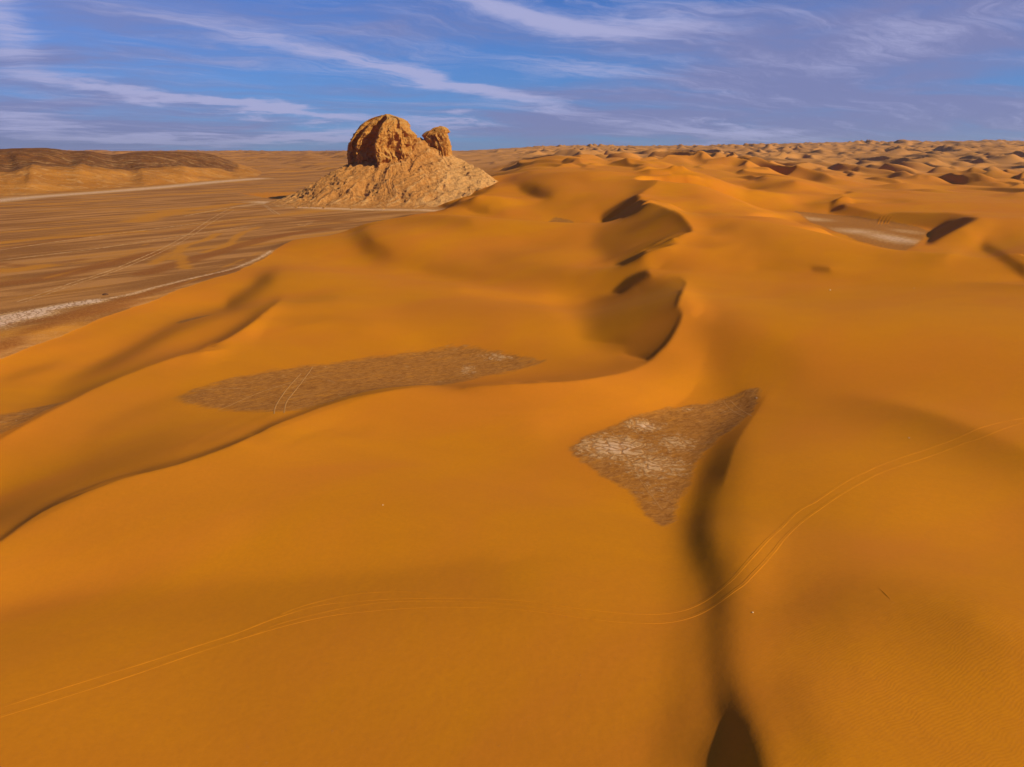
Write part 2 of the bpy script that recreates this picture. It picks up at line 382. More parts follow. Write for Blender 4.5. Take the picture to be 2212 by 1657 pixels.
# slope of the sand towards the sun: + rises towards it (turned away, dark), - falls towards it (bright)
STROKES = [  # points, amount (one or per point), width left of travel, width right of travel
    # near crest
    ([(-150, 1285), (0, 1172), (100, 1103), (250, 1043), (400, 1000), (520, 955), (600, 917), (740, 866), (850, 844), (900, 840)], [.3, .3, .3, .3, .32, .34, .4, .3, .2, .05], 10, 0),
    ([(960, 837), (1100, 835), (1230, 826), (1340, 806), (1400, 785), (1440, 745), (1465, 705), (1472, 683)], [.14, .16, .17, .17, .14, .10, .08, .06], 24, 0), ([(1400, 784), (1440, 744), (1465, 704), (1472, 684)], [.1, .24, .3, .2], 7, 0),
    ([(-150, 1285), (0, 1172), (250, 1043), (520, 955), (850, 844), (1100, 836), (1340, 808), (1440, 748), (1472, 683)], [-.10, -.08, -.07, -.07, -.10, -.12, -.14, -.17, -.1], 0, 90),
    ([(-50, 1285), (250, 1215), (500, 1160)], -.07, 60, 40), ([(1660, 930), (1740, 1080), (1800, 1250)], .045, 80, 200), ([(200, 1000), (330, 940)], .05, 60, 60),
    ([(-80, 1352), (200, 1297), (500, 1276), (800, 1256), (1050, 1220)], .075, 22, 130),
    ([(560, 950), (680, 945), (800, 930)], .05, 12, 12),
    ([(1180, 920), (1400, 870), (1500, 820)], -.10, 40, 30),
    ([(0, 1120), (200, 1030), (420, 950), (560, 905)], [.24, .15, .12, .08], 60, 40),
    ([(0, 952), (70, 910), (137, 875), (236, 826), (384, 771), (466, 757)], .20, 20, 0), ([(0, 952), (137, 875), (236, 826), (384, 771), (466, 757)], -.07, 0, 26),
    ([(560, 1500), (900, 1560), (1300, 1600)], .04, 200, 200),
    # trough
    ([(1560, 940), (1538, 1000), (1522, 1060), (1512, 1130), (1520, 1190), (1540, 1250), (1548, 1310), (1548, 1380), (1556, 1450), (1576, 1530), (1602, 1600), (1632, 1740)],
     [.16, .29, .35, .36, .35, .32, .28, .27, .28, .34, .38, .40], 46, 40), ([(1556, 1560), (1560, 1640), (1580, 1790)], [.16, .44, .50], 74, 84),
    ([(1480, 1160), (1480, 1350), (1470, 1500), (1430, 1657)], .10, 40, 50),
    ([(1590, 990), (1580, 1100), (1585, 1230)], .07, 40, 20),
    # dune on the right
    ([(1640, 880), (1590, 960), (1570, 1020)], .16, 0, 40), ([(1640, 862), (1850, 868), (2000, 900), (2212, 980)], [.04, .13, .16, .12], 14, 70),
    ([(1640, 1240), (1660, 1180)], -.08, 40, 40), ([(1750, 1300), (1900, 1290), (2060, 1340)], .10, 60, 120), ([(2000, 1100), (2100, 1130)], -.04, 80, 80),
    ([(1700, 1500), (1750, 1620)], .10, 60, 60),
    ([(1540, 720), (1570, 790), (1600, 840)], .10, 50, 50), ([(1500, 820), (1600, 830), (1640, 850)], -.08, 30, 10),
    ([(1500, 586), (1650, 594), (1850, 606), (2212, 614)], [.02, .08, .10, .10], 0, 12), ([(1500, 582), (1650, 589), (1850, 600), (2212, 608)], -.07, 16, 0),
    ([(1640, 578), (1700, 582), (1790, 586)], .16, 10, 5), ([(2212, 640), (1900, 640)], .04, 40, 60),
    # high crest
    ([(1405, 579), (1390, 572), (1386, 560), (1402, 545), (1450, 525), (1494, 498), (1487, 484), (1470, 464), (1450, 453), (1430, 446), (1402, 438), (1380, 434), (1378, 421), (1413, 400)],
     [-.1, -.1, -.12, -.14, -.16, -.16, -.18, -.18, -.18, -.12, -.2, -.22, -.2, -.1], 0, 24),
    ([(1402, 545), (1450, 525), (1485, 507), (1494, 498), (1487, 484), (1470, 464), (1450, 453), (1430, 446), (1402, 438), (1380, 434), (1378, 421), (1398, 411), (1413, 400)],
     [.0, .0, .04, .14, .18, .18, .14, .08, .0, .1, .2, .2, .1], 20, 0),
    ([(1463, 657), (1472, 634), (1480, 612), (1468, 600)], [.3, .36, .36, .1], 7, 0), ([(1463, 657), (1472, 634), (1480, 612)], -.12, 0, 18),
    ([(1398, 578), (1420, 560), (1470, 545), (1560, 560)], -.08, 16, 20), ([(1640, 500), (1600, 490)], .06, 20, 20), ([(1700, 475), (1800, 500), (1860, 525)], -.02, 20, 30),
    ([(1480, 620), (1500, 650), (1530, 680)], -.16, 18, 14),
    # middle dune
    ([(775, 505), (795, 528), (825, 545)], [.22, .36, .24], 20, 26), ([(850, 566), (950, 588), (1100, 600), (1250, 604)], .09, 20, 6), ([(700, 600), (1000, 640), (1250, 655)], -.03, 30, 6),
    ([(900, 670), (1050, 690)], .04, 40, 40), ([(770, 480), (880, 468), (1010, 480)], .09, 8, 16), ([(900, 505), (1000, 510), (1120, 520)], -.06, 14, 14),
    ([(980, 560), (1100, 540), (1250, 520)], .03, 10, 16),
    ([(560, 600), (590, 585)], .10, 16, 16), ([(500, 655), (540, 630), (575, 605)], .22, 14, 18),
    ([(445, 757), (490, 733), (535, 705), (592, 660)], [.2, .34, .34, .2], 18, 0), ([(445, 757), (490, 733), (535, 705), (592, 660)], -.12, 0, 26),
    ([(120, 840), (274, 766), (384, 705), (480, 675), (548, 660)], [.1, .24, .24, .2, .12], 16, 18), ([(40, 880), (200, 840), (340, 800)], .06, 14, 14), ([(0, 800), (100, 770), (240, 730)], -.05, 14, 14),
    ([(300, 670), (430, 640), (520, 610)], -.05, 18, 18), ([(0, 950), (200, 890), (380, 830)], -.02, 16, 16),
    ([(1130, 405), (1160, 415), (1180, 425)], .26, 18, 12), ([(1085, 392), (1110, 385)], .15, 8, 8), ([(1030, 455), (1085, 460)], .16, 7, 6), ([(1090, 440), (1230, 428)], -.08, 8, 8),
    ([(960, 445), (1000, 432), (1040, 413), (1062, 397)], .35, 0, 8),
    ([(745, 497), (758, 490), (790, 474)], .3, 8, 0),
    # hollow on the right
    ([(1850, 440), (1950, 446)], -.04, 8, 4),
    
    ([(2050, 560), (2120, 505), (2140, 485)], -.12, 12, 12), ([(1900, 560), (2000, 575)], .06, 16, 16), ([(1620, 410), (1680, 400), (1710, 392)], .22, 7, 7),
    ([(1730, 400), (1790, 392)], -.10, 8, 12),
    ([(1636, 391), (1650, 387)], .32, 8, 6), ([(1600, 405), (1625, 418), (1660, 425)], .12, 14, 14), ([(1816, 419), (1844, 410)], .5, 2, 5),
    ([(1800, 446), (1815, 444)], .5, 8, 8), ([(1822, 431), (1880, 427), (1960, 432)], .10, 3, 8), ([(1700, 385), (1760, 400), (1830, 412)], -.10, 6, 14),
    ([(2091, 500), (2110, 512)], -.14, 12, 12), ([(2129, 536), (2170, 560), (2230, 604)], .34, 14, 12), ([(2180, 520), (2230, 560)], .12, 24, 24),
    ([(1755, 582), (1785, 583)], .26, 5, 4), ([(1545, 494), (1580, 492)], .14, 12, 12), ([(1640, 525), (1700, 540)], .06, 20, 20),
    ([(1482, 462), (1548, 466)], .08, 8, 6), ([(1398, 548), (1402, 566)], -.10, 12, 12), ([(1500, 676), (1512, 668)], -.28, 8, 8), ([(1522, 664), (1524, 676)], .12, 4, 8),
    ([(1530, 690), (1600, 730), (1700, 780)], .08, 40, 50), ([(1515, 793), (1493, 848), (1440, 890)], -.10, 0, 60), ([(1000, 626), (1110, 643), (1258, 652)], -.08, 12, 10),
    ([(1060, 560), (1200, 590)], .06, 24, 16), ([(1250, 640), (1290, 600), (1330, 575)], .12, 30, 30), ([(1208, 440), (1300, 425), (1390, 405)], .06, 20, 20),
    ([(1022, 428), (1110, 436), (1205, 434)], -.12, 6, 6), ([(1015, 447), (1050, 450)], .22, 8, 6), ([(1160, 410), (1172, 424)], .12, 34, 26),
    ([(1137, 380), (1250, 385), (1400, 395)], .07, 14, 10), ([(1372, 366), (1400, 371)], .3, 5, 5), ([(1110, 385), (1140, 372)], .12, 8, 8),
    ([(1150, 410), (1100, 392)], .08, 12, 12), ([(400, 1250), (700, 1180)], -.03, 60, 60), ([(0, 1010), (160, 940), (330, 905)], -.02, 40, 30),
    ([(60, 820), (160, 790), (230, 760)], -.04, 12, 12), ([(600, 700), (760, 710), (900, 740)], -.05, 22, 22),
    ([(590, 690), (700, 690), (800, 700)], .07, 8, 10), ([(930, 585), (1080, 612), (1212, 625)], .07, 20, 14), ([(592, 656), (650, 650), (720, 645)], .09, 10, 10),
    ([(540, 722), (556, 708)], -.14, 12, 14), ([(630, 706), (700, 697), (767, 720)], .08, 12, 3), ([(20, 816), (110, 792)], .12, 10, 12), ([(0, 770), (70, 765), (130, 752)], -.07, 10, 10),
    ([(860, 480), (940, 470), (1010, 478)], .07, 8, 10), ([(1240, 500), (1180, 540), (1080, 560)], .04, 14, 14), ([(380, 640), (440, 655), (480, 650)], -.08, 12, 12),
    ([(1180, 650), (1230, 700), (1260, 735)], -.06, 30, 20), ([(1255, 733), (1300, 737), (1350, 742)], .12, 10, 2), ([(200, 935), (320, 880), (420, 850)], .06, 14, 20),
    ([(1700, 640), (1850, 660)], .04, 30, 30), ([(1600, 560), (1660, 570)], -.06, 10, 8), ([(1950, 520), (1990, 548), (2040, 545)], .10, 3, 14),
]
REGIONS = [  # outline, amount, feather
    ([(1380, 434), (1430, 446), (1470, 464), (1494, 498), (1450, 525), (1402, 545), (1370, 565), (1310, 560), (1275, 530), (1280, 500), (1310, 480)], .25, 22, [(1430, 446), (1470, 464), (1494, 498), (1450, 525)]),
    ([(1380, 424), (1340, 437), (1302, 457), (1295, 470), (1303, 479), (1340, 472), (1372, 462), (1395, 442)], .36, 7, None),
    ([(1345, 497), (1385, 478), (1430, 458), (1440, 466), (1400, 486), (1360, 500)], .12, 10, None),
    ([(1328, 572), (1380, 543), (1440, 516), (1475, 506), (1450, 522), (1405, 542), (1380, 560), (1345, 574)], .36, 6, None),
    ([(1322, 630), (1350, 605), (1395, 586), (1405, 597), (1370, 615), (1340, 634)], .42, 8, None),
    ([(1392, 585), (1440, 602), (1478, 612), (1463, 657), (1472, 683), (1465, 705), (1440, 745), (1400, 780), (1340, 762), (1270, 735), (1258, 690), (1290, 635), (1330, 610)], .25, 38, [(1472, 683), (1465, 705), (1440, 745), (1400, 780)]),
    ([(1416, 383), (1465, 357), (1497, 367), (1506, 388), (1478, 392)], .30, 4, None),
    ([(1795, 437), (1849, 451), (1904, 464), (1931, 459), (2041, 459), (2078, 464), (2020, 497), (1990, 490), (1900, 479), (1820, 467), (1790, 461)], .22, 4, None),
    ([(2000, 528), (2008, 500), (2041, 481), (2078, 469), (2112, 472), (2080, 489), (2041, 510), (2014, 527)], .50, 6, None),
    ([(905, 453), (960, 441), (1000, 428), (1041, 404), (1034, 418), (985, 438), (960, 452)], .30, 4, None),
    ([(1712, 437), (1767, 428), (1822, 413), (1800, 440), (1751, 451)], .16, 6, None),
]


GAIN = 1.35


def slope_target():
    W, H, q = 745, 560, 3
    uu, vv = np.meshgrid((np.arange(W)) * q - 10.0, (np.arange(H)) * q - 5.0)
    G = np.zeros((H, W))
    for pts, amp, wl, wr in STROKES:
        p = spline(pts, 14.0)
        a = np.full(len(pts), amp, float) if np.isscalar(amp) else np.array(amp, float)
        aa = np.interp(np.linspace(0, 1, len(p)), np.linspace(0, 1, len(pts)), a)
        m = 2.6 * max(wl, wr)
        i0, i1 = [int(np.clip((c + 5) / q, 0, H)) for c in (p[:, 1].min() - m, p[:, 1].max() + m)]
        j0, j1 = [int(np.clip((c + 10) / q, 0, W)) for c in (p[:, 0].min() - m, p[:, 0].max() + m)]
        if i1 <= i0 or j1 <= j0:
            continue
        d, s, at = pline_dist(uu[i0:i1, j0:j1], vv[i0:i1, j0:j1], p, aa)
        w = np.where(s > 0, max(wl, 1e-3), max(wr, 1e-3))
        G[i0:i1, j0:j1] += at * np.exp(-(d / w) ** 2)
    for poly, amp, fe, hard in REGIONS:
        ins = in_poly(uu, vv, poly)
        d, _, _ = pline_dist(uu, vv, poly + poly[:1])
        sd = np.where(ins, d, -d)
        g = sstep(-fe, fe, sd)
        if hard:
            dh, sh, _ = pline_dist(uu, vv, hard)
            g = np.where((sh > 0) if False else (ins & (dh < fe * 1.5)), 1.0, np.where(~ins & (dh < fe * 1.5), 0.0, g))
        G += amp * g
    return np.clip(G * GAIN, -0.30, 0.63), q


R0, R1 = 16.0, 2600.0
TH0, TH1 = -1.10, 1.10
ALPHA = SUN_AZ
FARMIX0, FARMIX1 = 1200.0, 1550.0


def world_samples(lines, sp):
    out = []
    for l in lines:
        a = np.array(l, float)
        x, y = unproj(a[:, 0], a[:, 1], a[:, 2])
        out.append(spline(np.stack([x, y, a[:, 2]], 1), sp))
    return out


def polar(x, y):
    return np.arctan2(x, y), np.log(np.hypot(x, y))


def far_base(th, r):
    """broad rise of the land beyond the near dunes"""
    lr = np.log(np.maximum(r, 10))
    ra = np.interp(lr, np.log([600, 1000, 1250, 1600, 2500, 4000, 8000, 16000, 30000]), [22, 36, 42, 45, 48, 62, 108, 150, 190])
    rb = np.interp(lr, np.log([600, 1200, 1600, 2200, 3000, 4500, 8000, 16000, 30000]), [4, 4, 12, 26, 38, 66, 140, 215, 260])
    rl = np.interp(lr, np.log([600, 1500, 2000, 2400, 3000, 4000, 8000, 16000, 30000]), [0, 0, 6, 20, 36, 46, 52, 58, 64])
    k = sstep(0.18, 0.50, th)
    right = ra * (1 - k) + rb * k
    kl = sstep(-0.10, 0.06, th)
    return rl * (1 - kl) + right * kl


def dune_field(x, y, L, seed, rot, power=1.0):
    c, s = math.cos(rot), math.sin(rot)
    X = (x * c + y * s) / L; Y = (-x * s + y * c) / L
    wx = fbm(X * 0.45, Y * 0.45, 3, seed) * 1.5
    wy = fbm(X * 0.45 + 31, Y * 0.45 - 12, 3, seed + 3) * 1.2
    p = X + wx + 0.35 * noise2(X * 1.7, Y * 1.7, seed + 5)
    t = p - np.floor(p)
    a = 0.24
    prof = np.where(t < a, t / a, ((1 - t) / (1 - a)) ** 1.25)
    amp = np.clip(0.62 + 1.3 * noise2(Y * 0.9 + wy, X * 0.8, seed + 9), 0, 1.3)
    # amplitude of the wave belongs to the crest, so fade it at the trough only
    return prof * amp


def far_relief(x, y, th, r):
    """fields of crescent dunes beyond the near ones"""
    k = sstep(-0.10, 0.06, th)
    A = np.interp(np.log(r), np.log([1000, 1500, 2500, 4000, 9000, 30000]), [14, 24, 30, 32, 44, 60])
    d = 0.66 * dune_field(x, y, 160, 11, R(18)) + 0.46 * dune_field(x, y, 105, 41, R(-28)) * sstep(-.2, .3, fbm(x / 400, y / 400, 2, 77))
    d = d * (0.55 + 0.65 * sstep(-.25, .3, fbm(x / 650, y / 650, 3, 78)))
    big = fbm(x / 900, y / 900, 4, 5)
    hr = A * (d * np.interp(np.log(r), np.log([1500, 6000, 20000]), [1.0, 0.75, 0.4]) + 0.55 * big)
    dl = 0.5 * dune_field(x, y, 420, 23, R(35)) + 0.22 * dune_field(x, y, 170, 61, R(10))
    hl = A * (0.75 * dl + 0.30 * big) * sstep(1700, 3200, r)
    hl = hl + 16 * np.clip(fbm(x / 1300, y / 1300, 4, 91) + .1, -.1, 1) * sstep(2600, 4200, r)
    return hl * (1 - k) + hr * k


class Grid:
    def __init__(s, ht, hr):
        s.nt = int(round((TH1 - TH0) / ht)) + 1
        s.nr = int(round(math.log(R1 / R0) / hr)) + 1
        s.th = np.linspace(TH0, TH1, s.nt)
        s.lr = np.linspace(math.log(R0), math.log(R1), s.nr)
        s.ht = s.th[1] - s.th[0]; s.hr = s.lr[1] - s.lr[0]
        s.TH, s.LR = np.meshgrid(s.th, s.lr)
        s.RR = np.exp(s.LR)
        s.X = s.RR * np.sin(s.TH); s.Y = s.RR * np.cos(s.TH)
    def idx(s, x, y):
        t, l = polar(x, y)
        return (l - s.lr[0]) / s.hr, (t - s.th[0]) / s.ht


def resize(A, nr, nt):
    a = np.linspace(0, A.shape[0] - 1, nr); b = np.linspace(0, A.shape[1] - 1, nt)
    i = np.minimum(a.astype(int), A.shape[0] - 2); j = np.minimum(b.astype(int), A.shape[1] - 2)
    f = (a - i)[:, None]; g = (b - j)[None]
    return (A[i][:, j] * (1 - f) + A[i + 1][:, j] * f) * (1 - g) + (A[i][:, j + 1] * (1 - f) + A[i + 1][:, j + 1] * f) * g


def floor_polys():
    out = {}
    for k, p in FLOORS.items():
        a = np.array(p, float)
        x, y = unproj(a[:, 0], a[:, 1], 0.0)
        out[k] = np.stack([x, y], 1)
    a = np.array(PLAIN, float)
    x, y = unproj(a[:, 0], a[:, 1], 0.0)
    out['plain'] = np.stack([x, y], 1)
    return out


FPOLY = floor_polys()


def solve_level(g, Z, Gimg, q, iters):
    shp = g.RR.shape
    Wh = np.zeros(shp); Zh = np.zeros(shp)
    crease = np.ones(shp)
    def splat(pts, w, isc):
        n = pts.shape[0]
        a, b = g.idx(pts[:, 0], pts[:, 1])
        ok = (a > 1) & (a < g.nr - 3) & (b > 1) & (b < g.nt - 3)
        a, b, z = a[ok], b[ok], pts[ok, 2]
        i = a.astype(int); j = b.astype(int)
        rs = np.clip((g.RR[i, j] / 190) ** 3, 1, 80)
        for di in (0, 1):
            for dj in (0, 1):
                ww = np.abs(1 - di - (a - i)) * np.abs(1 - dj - (b - j)) * w * rs
                np.add.at(Wh, (i + di, j + dj), ww)
                np.add.at(Zh, (i + di, j + dj), ww * z)
                if isc:
                    crease[i + di, j + dj] = 0.22
    for p, cw in zip(world_samples(CRESTS, 1.0), CWS):
        splat(p, 0.6 * cw, True)
    for p in world_samples(SOFT, 4.0):
        splat(p, 0.02 * CW, False)
    for p in world_samples(HOLD, 3.0):
        splat(p, 0.3, False)
    Zh = np.where(Wh > 0, Zh / np.maximum(Wh, 1e-9), 0)
    Wh = np.minimum(Wh, 60.0)
    for k, p in FPOLY.items():
        ins = in_poly(g.X, g.Y, p)
        fwt = np.clip(3.0 * (g.RR / 200) ** 2, 3, 60)
        Wh = np.where(ins, np.maximum(Wh, fwt), Wh)
        Zh = np.where(ins & (Wh <= fwt), 0.0, Zh)
    fb = far_base(g.TH, g.RR)
    fw = sstep(950, 1400, g.RR) * 3.0 + 0.0003
    # outside the picture the ground keeps a dune-like height
    Zh = (Wh * Zh + fw * np.where(g.RR < 700, 6.0, fb)) / (Wh + fw)
    Wh = Wh + fw
    # slope data where the surface is seen
    u, v = project(g.X, g.Y, Z)
    elev = (Z - CAMZ) / g.RR
    mx = np.maximum.accumulate(elev, axis=0)
    vis = (elev >= mx - 1e-4) & (u > -8) & (u < 2218) & (v > 0) & (v < 1665) & (g.RR < 1300)
    a = (v + 5) / q; b = (u + 10) / q
    i = np.clip(a.astype(int), 0, Gimg.shape[0] - 2); j = np.clip(b.astype(int), 0, Gimg.shape[1] - 2)
    f = np.clip(a - i, 0, 1); h = np.clip(b - j, 0, 1)
    G = (Gimg[i, j] * (1 - f) + Gimg[i + 1, j] * f) * (1 - h) + (Gimg[i, j + 1] * (1 - f) + Gimg[i + 1, j + 1] * f) * h
    pl = in_poly(g.X, g.Y, FPOLY['plain'])
    Wg = np.where(vis & ~pl, 2.5, 0.0)
    G = np.where(vis, G, 0)
    jump = np.zeros(shp)
    jump[1:-1, 1:-1] = np.abs(G[2:, 1:-1] - G[:-2, 1:-1]) + np.abs(G[1:-1, 2:] - G[1:-1, :-2])
    crease = np.minimum(crease, np.clip(1.15 - jump / 0.30, 0.22, 1.0))
    sx, sy = math.cos(ALPHA), -math.sin(ALPHA)
    cr = sx * np.sin(g.TH) + sy * np.cos(g.TH)
    ct = sx * np.cos(g.TH) - sy * np.sin(g.TH)
    hr, ht = g.hr, g.ht
    Rv = g.RR
    cell = ht * hr
    LAM = 6.0e-5
    EPS = 2.0e-3
    sg = np.sqrt(Wg * cell)[:-1, :-1]; sh = np.sqrt(Wh * cell) / 1.0
    # height data are counted relative to distance, so scale them up to matter
    sh = sh * 12.0
    sl = np.sqrt(LAM * cell) * crease[1:-1, 1:-1]
    se = math.sqrt(EPS * cell)
    cr_ = cr[:-1, :-1] / hr; ct_ = ct[:-1, :-1] / ht
    Ri = 1 / Rv
    def fwd(W):
        Zz = W * Rv
        zr = Zz[1:, :-1] - Zz[:-1, :-1]; zt = Zz[:-1, 1:] - Zz[:-1, :-1]
        ri = Ri[:-1, :-1]
        A = sg * (cr_ * zr + ct_ * zt) * ri
        B = sl * ((Zz[2:, 1:-1] - 2 * Zz[1:-1, 1:-1] + Zz[:-2, 1:-1]) / hr ** 2 + (Zz[1:-1, 2:] - 2 * Zz[1:-1, 1:-1] + Zz[1:-1, :-2]) / ht ** 2) * Ri[1:-1, 1:-1]
        C = sh * W
        D = se * zr / hr * ri; E = se * zt / ht * ri
        return A, B, C, D, E
    def adj(A, B, C, D, E):
        o = np.zeros(shp)
        ri = Ri[:-1, :-1]
        tr = (sg * cr_ * A + se / hr * D) * ri; tt = (sg * ct_ * A + se / ht * E) * ri
        o[1:, :-1] += tr; o[:-1, :-1] -= tr + tt; o[:-1, 1:] += tt
        b = sl * B * Ri[1:-1, 1:-1]
        o[2:, 1:-1] += b / hr ** 2; o[:-2, 1:-1] += b / hr ** 2
        o[1:-1, 2:] += b / ht ** 2; o[1:-1, :-2] += b / ht ** 2
        o[1:-1, 1:-1] -= b * (2 / hr ** 2 + 2 / ht ** 2)
        return o * Rv + sh * C
    diag = np.zeros(shp) + 1e-12
    diag += sh ** 2
    diag[1:-1, 1:-1] += sl ** 2 * (2 / hr ** 2 + 2 / ht ** 2) ** 2
    k = sl ** 2
    diag[2:, 1:-1] += k / hr ** 4; diag[:-2, 1:-1] += k / hr ** 4; diag[1:-1, 2:] += k / ht ** 4; diag[1:-1, :-2] += k / ht ** 4
    g2 = sg ** 2
    diag[:-1, :-1] += g2 * (cr_ + ct_) ** 2 + se ** 2 * (1 / hr ** 2 + 1 / ht ** 2)
    diag[1:, :-1] += g2 * cr_ ** 2 + se ** 2 / hr ** 2
    diag[:-1, 1:] += g2 * ct_ ** 2 + se ** 2 / ht ** 2
    Wk = Z / Rv
    zero = np.zeros(shp)
    bA = sg * G[:-1, :-1]
    rhs = adj(bA, np.zeros((shp[0] - 2, shp[1] - 2)), sh * Zh * Ri, 0 * bA, 0 * bA)
    r_ = rhs - adj(*fwd(Wk))
    zv = r_ / diag
    p = zv.copy()
    rz = (r_ * zv).sum()
    rz0 = rz
    for it in range(iters):
        Ap = adj(*fwd(p))
        al = rz / (p * Ap).sum()
        Wk += al * p
        r_ -= al * Ap
        zv = r_ / diag
        rn = (r_ * zv).sum()
        if rn < 1e-7 * rz0:
            break
        p = zv + (rn / rz) * p
        rz = rn
    print('  level', shp, 'iters', it + 1, 'res', rn / rz0, 't', round(time.time() - T0, 1))
    return Wk * Rv


CW = 1.0
CWS = [1, .01, .02, .01, .3, .3, .01, .02, .01]


def solve_terrain():
    Gimg, q = slope_target()
    print('slope target', round(time.time() - T0, 1))
    Z = None
    for ht, hr, iters, passes in ((0.02, 0.02, 500, 3), (0.01, 0.01, 350, 2), (0.005, 0.0055, 200, 2), (0.0025, 0.004, 90, 1)):
        g = Grid(ht, hr)
        Z = np.full(g.RR.shape, 5.0) if Z is None else resize(Z, g.nr, g.nt)
        for k in range(passes):
            Z = solve_level(g, Z, Gimg, q, iters)
    return g, Z


GRID, ZS = solve_terrain()


def solved_z(x, y):
    a, b = GRID.idx(x, y)
    a = np.clip(a, 0, GRID.nr - 1.001); b = np.clip(b, 0, GRID.nt - 1.001)
    i = a.astype(int); j = b.astype(int)
    f = a - i; h = b - j
    return (ZS[i, j] * (1 - f) + ZS[i + 1, j] * f) * (1 - h) + (ZS[i, j + 1] * (1 - f) + ZS[i + 1, j + 1] * f) * h


def ground_z(x, y):
    x = np.asarray(x, float); y = np.asarray(y, float)
    th = np.arctan2(x, y); r = np.hypot(x, y)
    k = sstep(FARMIX0, FARMIX1, r)
    zf = far_base(th, r)
    zr = far_relief(x, y, th, r) * sstep(1050, 1500, r)
    return solved_z(x, y) * (1 - k) + zf * k + zr


print('terrain solved', round(time.time() - T0, 1))

# ------------------------------------------------------------------ objects
C = scene.collection


def tag(o, label=None, cat=None, group=None, kind=None):
    if label: o['label'] = label
    if cat: o['category'] = cat
    if group: o['group'] = group
    if kind: o['kind'] = kind
    return o


def mesh_obj(name, V, F, mat, parent=None, smooth=True, attrs=None):
    me = bpy.data.meshes.new(name)
    V = np.asarray(V, np.float32); F = np.asarray(F, np.int32)
    k = F.shape[1]
    me.vertices.add(len(V)); me.vertices.foreach_set('co', V.ravel())
    me.loops.add(F.size); me.loops.foreach_set('vertex_index', F.ravel())
    me.polygons.add(len(F))
    me.polygons.foreach_set('loop_start', np.arange(0, F.size, k, dtype=np.int32))
    me.polygons.foreach_set('loop_total', np.full(len(F), k, np.int32))
    me.polygons.foreach_set('use_smooth', np.full(len(F), smooth))
    if attrs:
        for n, a in attrs.items():
            at = me.attributes.new(n, 'FLOAT', 'POINT')
            at.data.foreach_set('value', np.asarray(a, np.float32).ravel())
    me.update()
    me.validate()
    me.materials.append(mat)
    o = bpy.data.objects.new(name, me)
    C.objects.link(o)
    if parent: o.parent = parent
    return o


def grid_faces(n, m, wrap=False):
    i = np.arange(n - 1)[:, None]; j = np.arange(m if wrap else m - 1)[None]
    j2 = (j + 1) % m
    a = i * m + j; b = i * m + j2; c = (i + 1) * m + j2; d = (i + 1) * m + j
    return np.stack([a, d, c, b], -1).reshape(-1, 4)


def new_mat(name):
    m = bpy.data.materials.new(name)
    m.use_nodes = True
    m.node_tree.nodes.clear()
    T = NT(m.node_tree)
    return m, T


def finish(T, color, rough=0.9, bump=None, spec=0.15):
    b = T.node('ShaderNodeBsdfPrincipled', {'Base Color': color, 'Roughness': rough, 'Specular IOR Level': spec})
    if bump is not None:
        T.l.new(bump, b.inputs['Normal'])
    T.node('ShaderNodeOutputMaterial', {'Surface': b.outputs[0]})


SAND = (0.66, 0.245, 0.028)


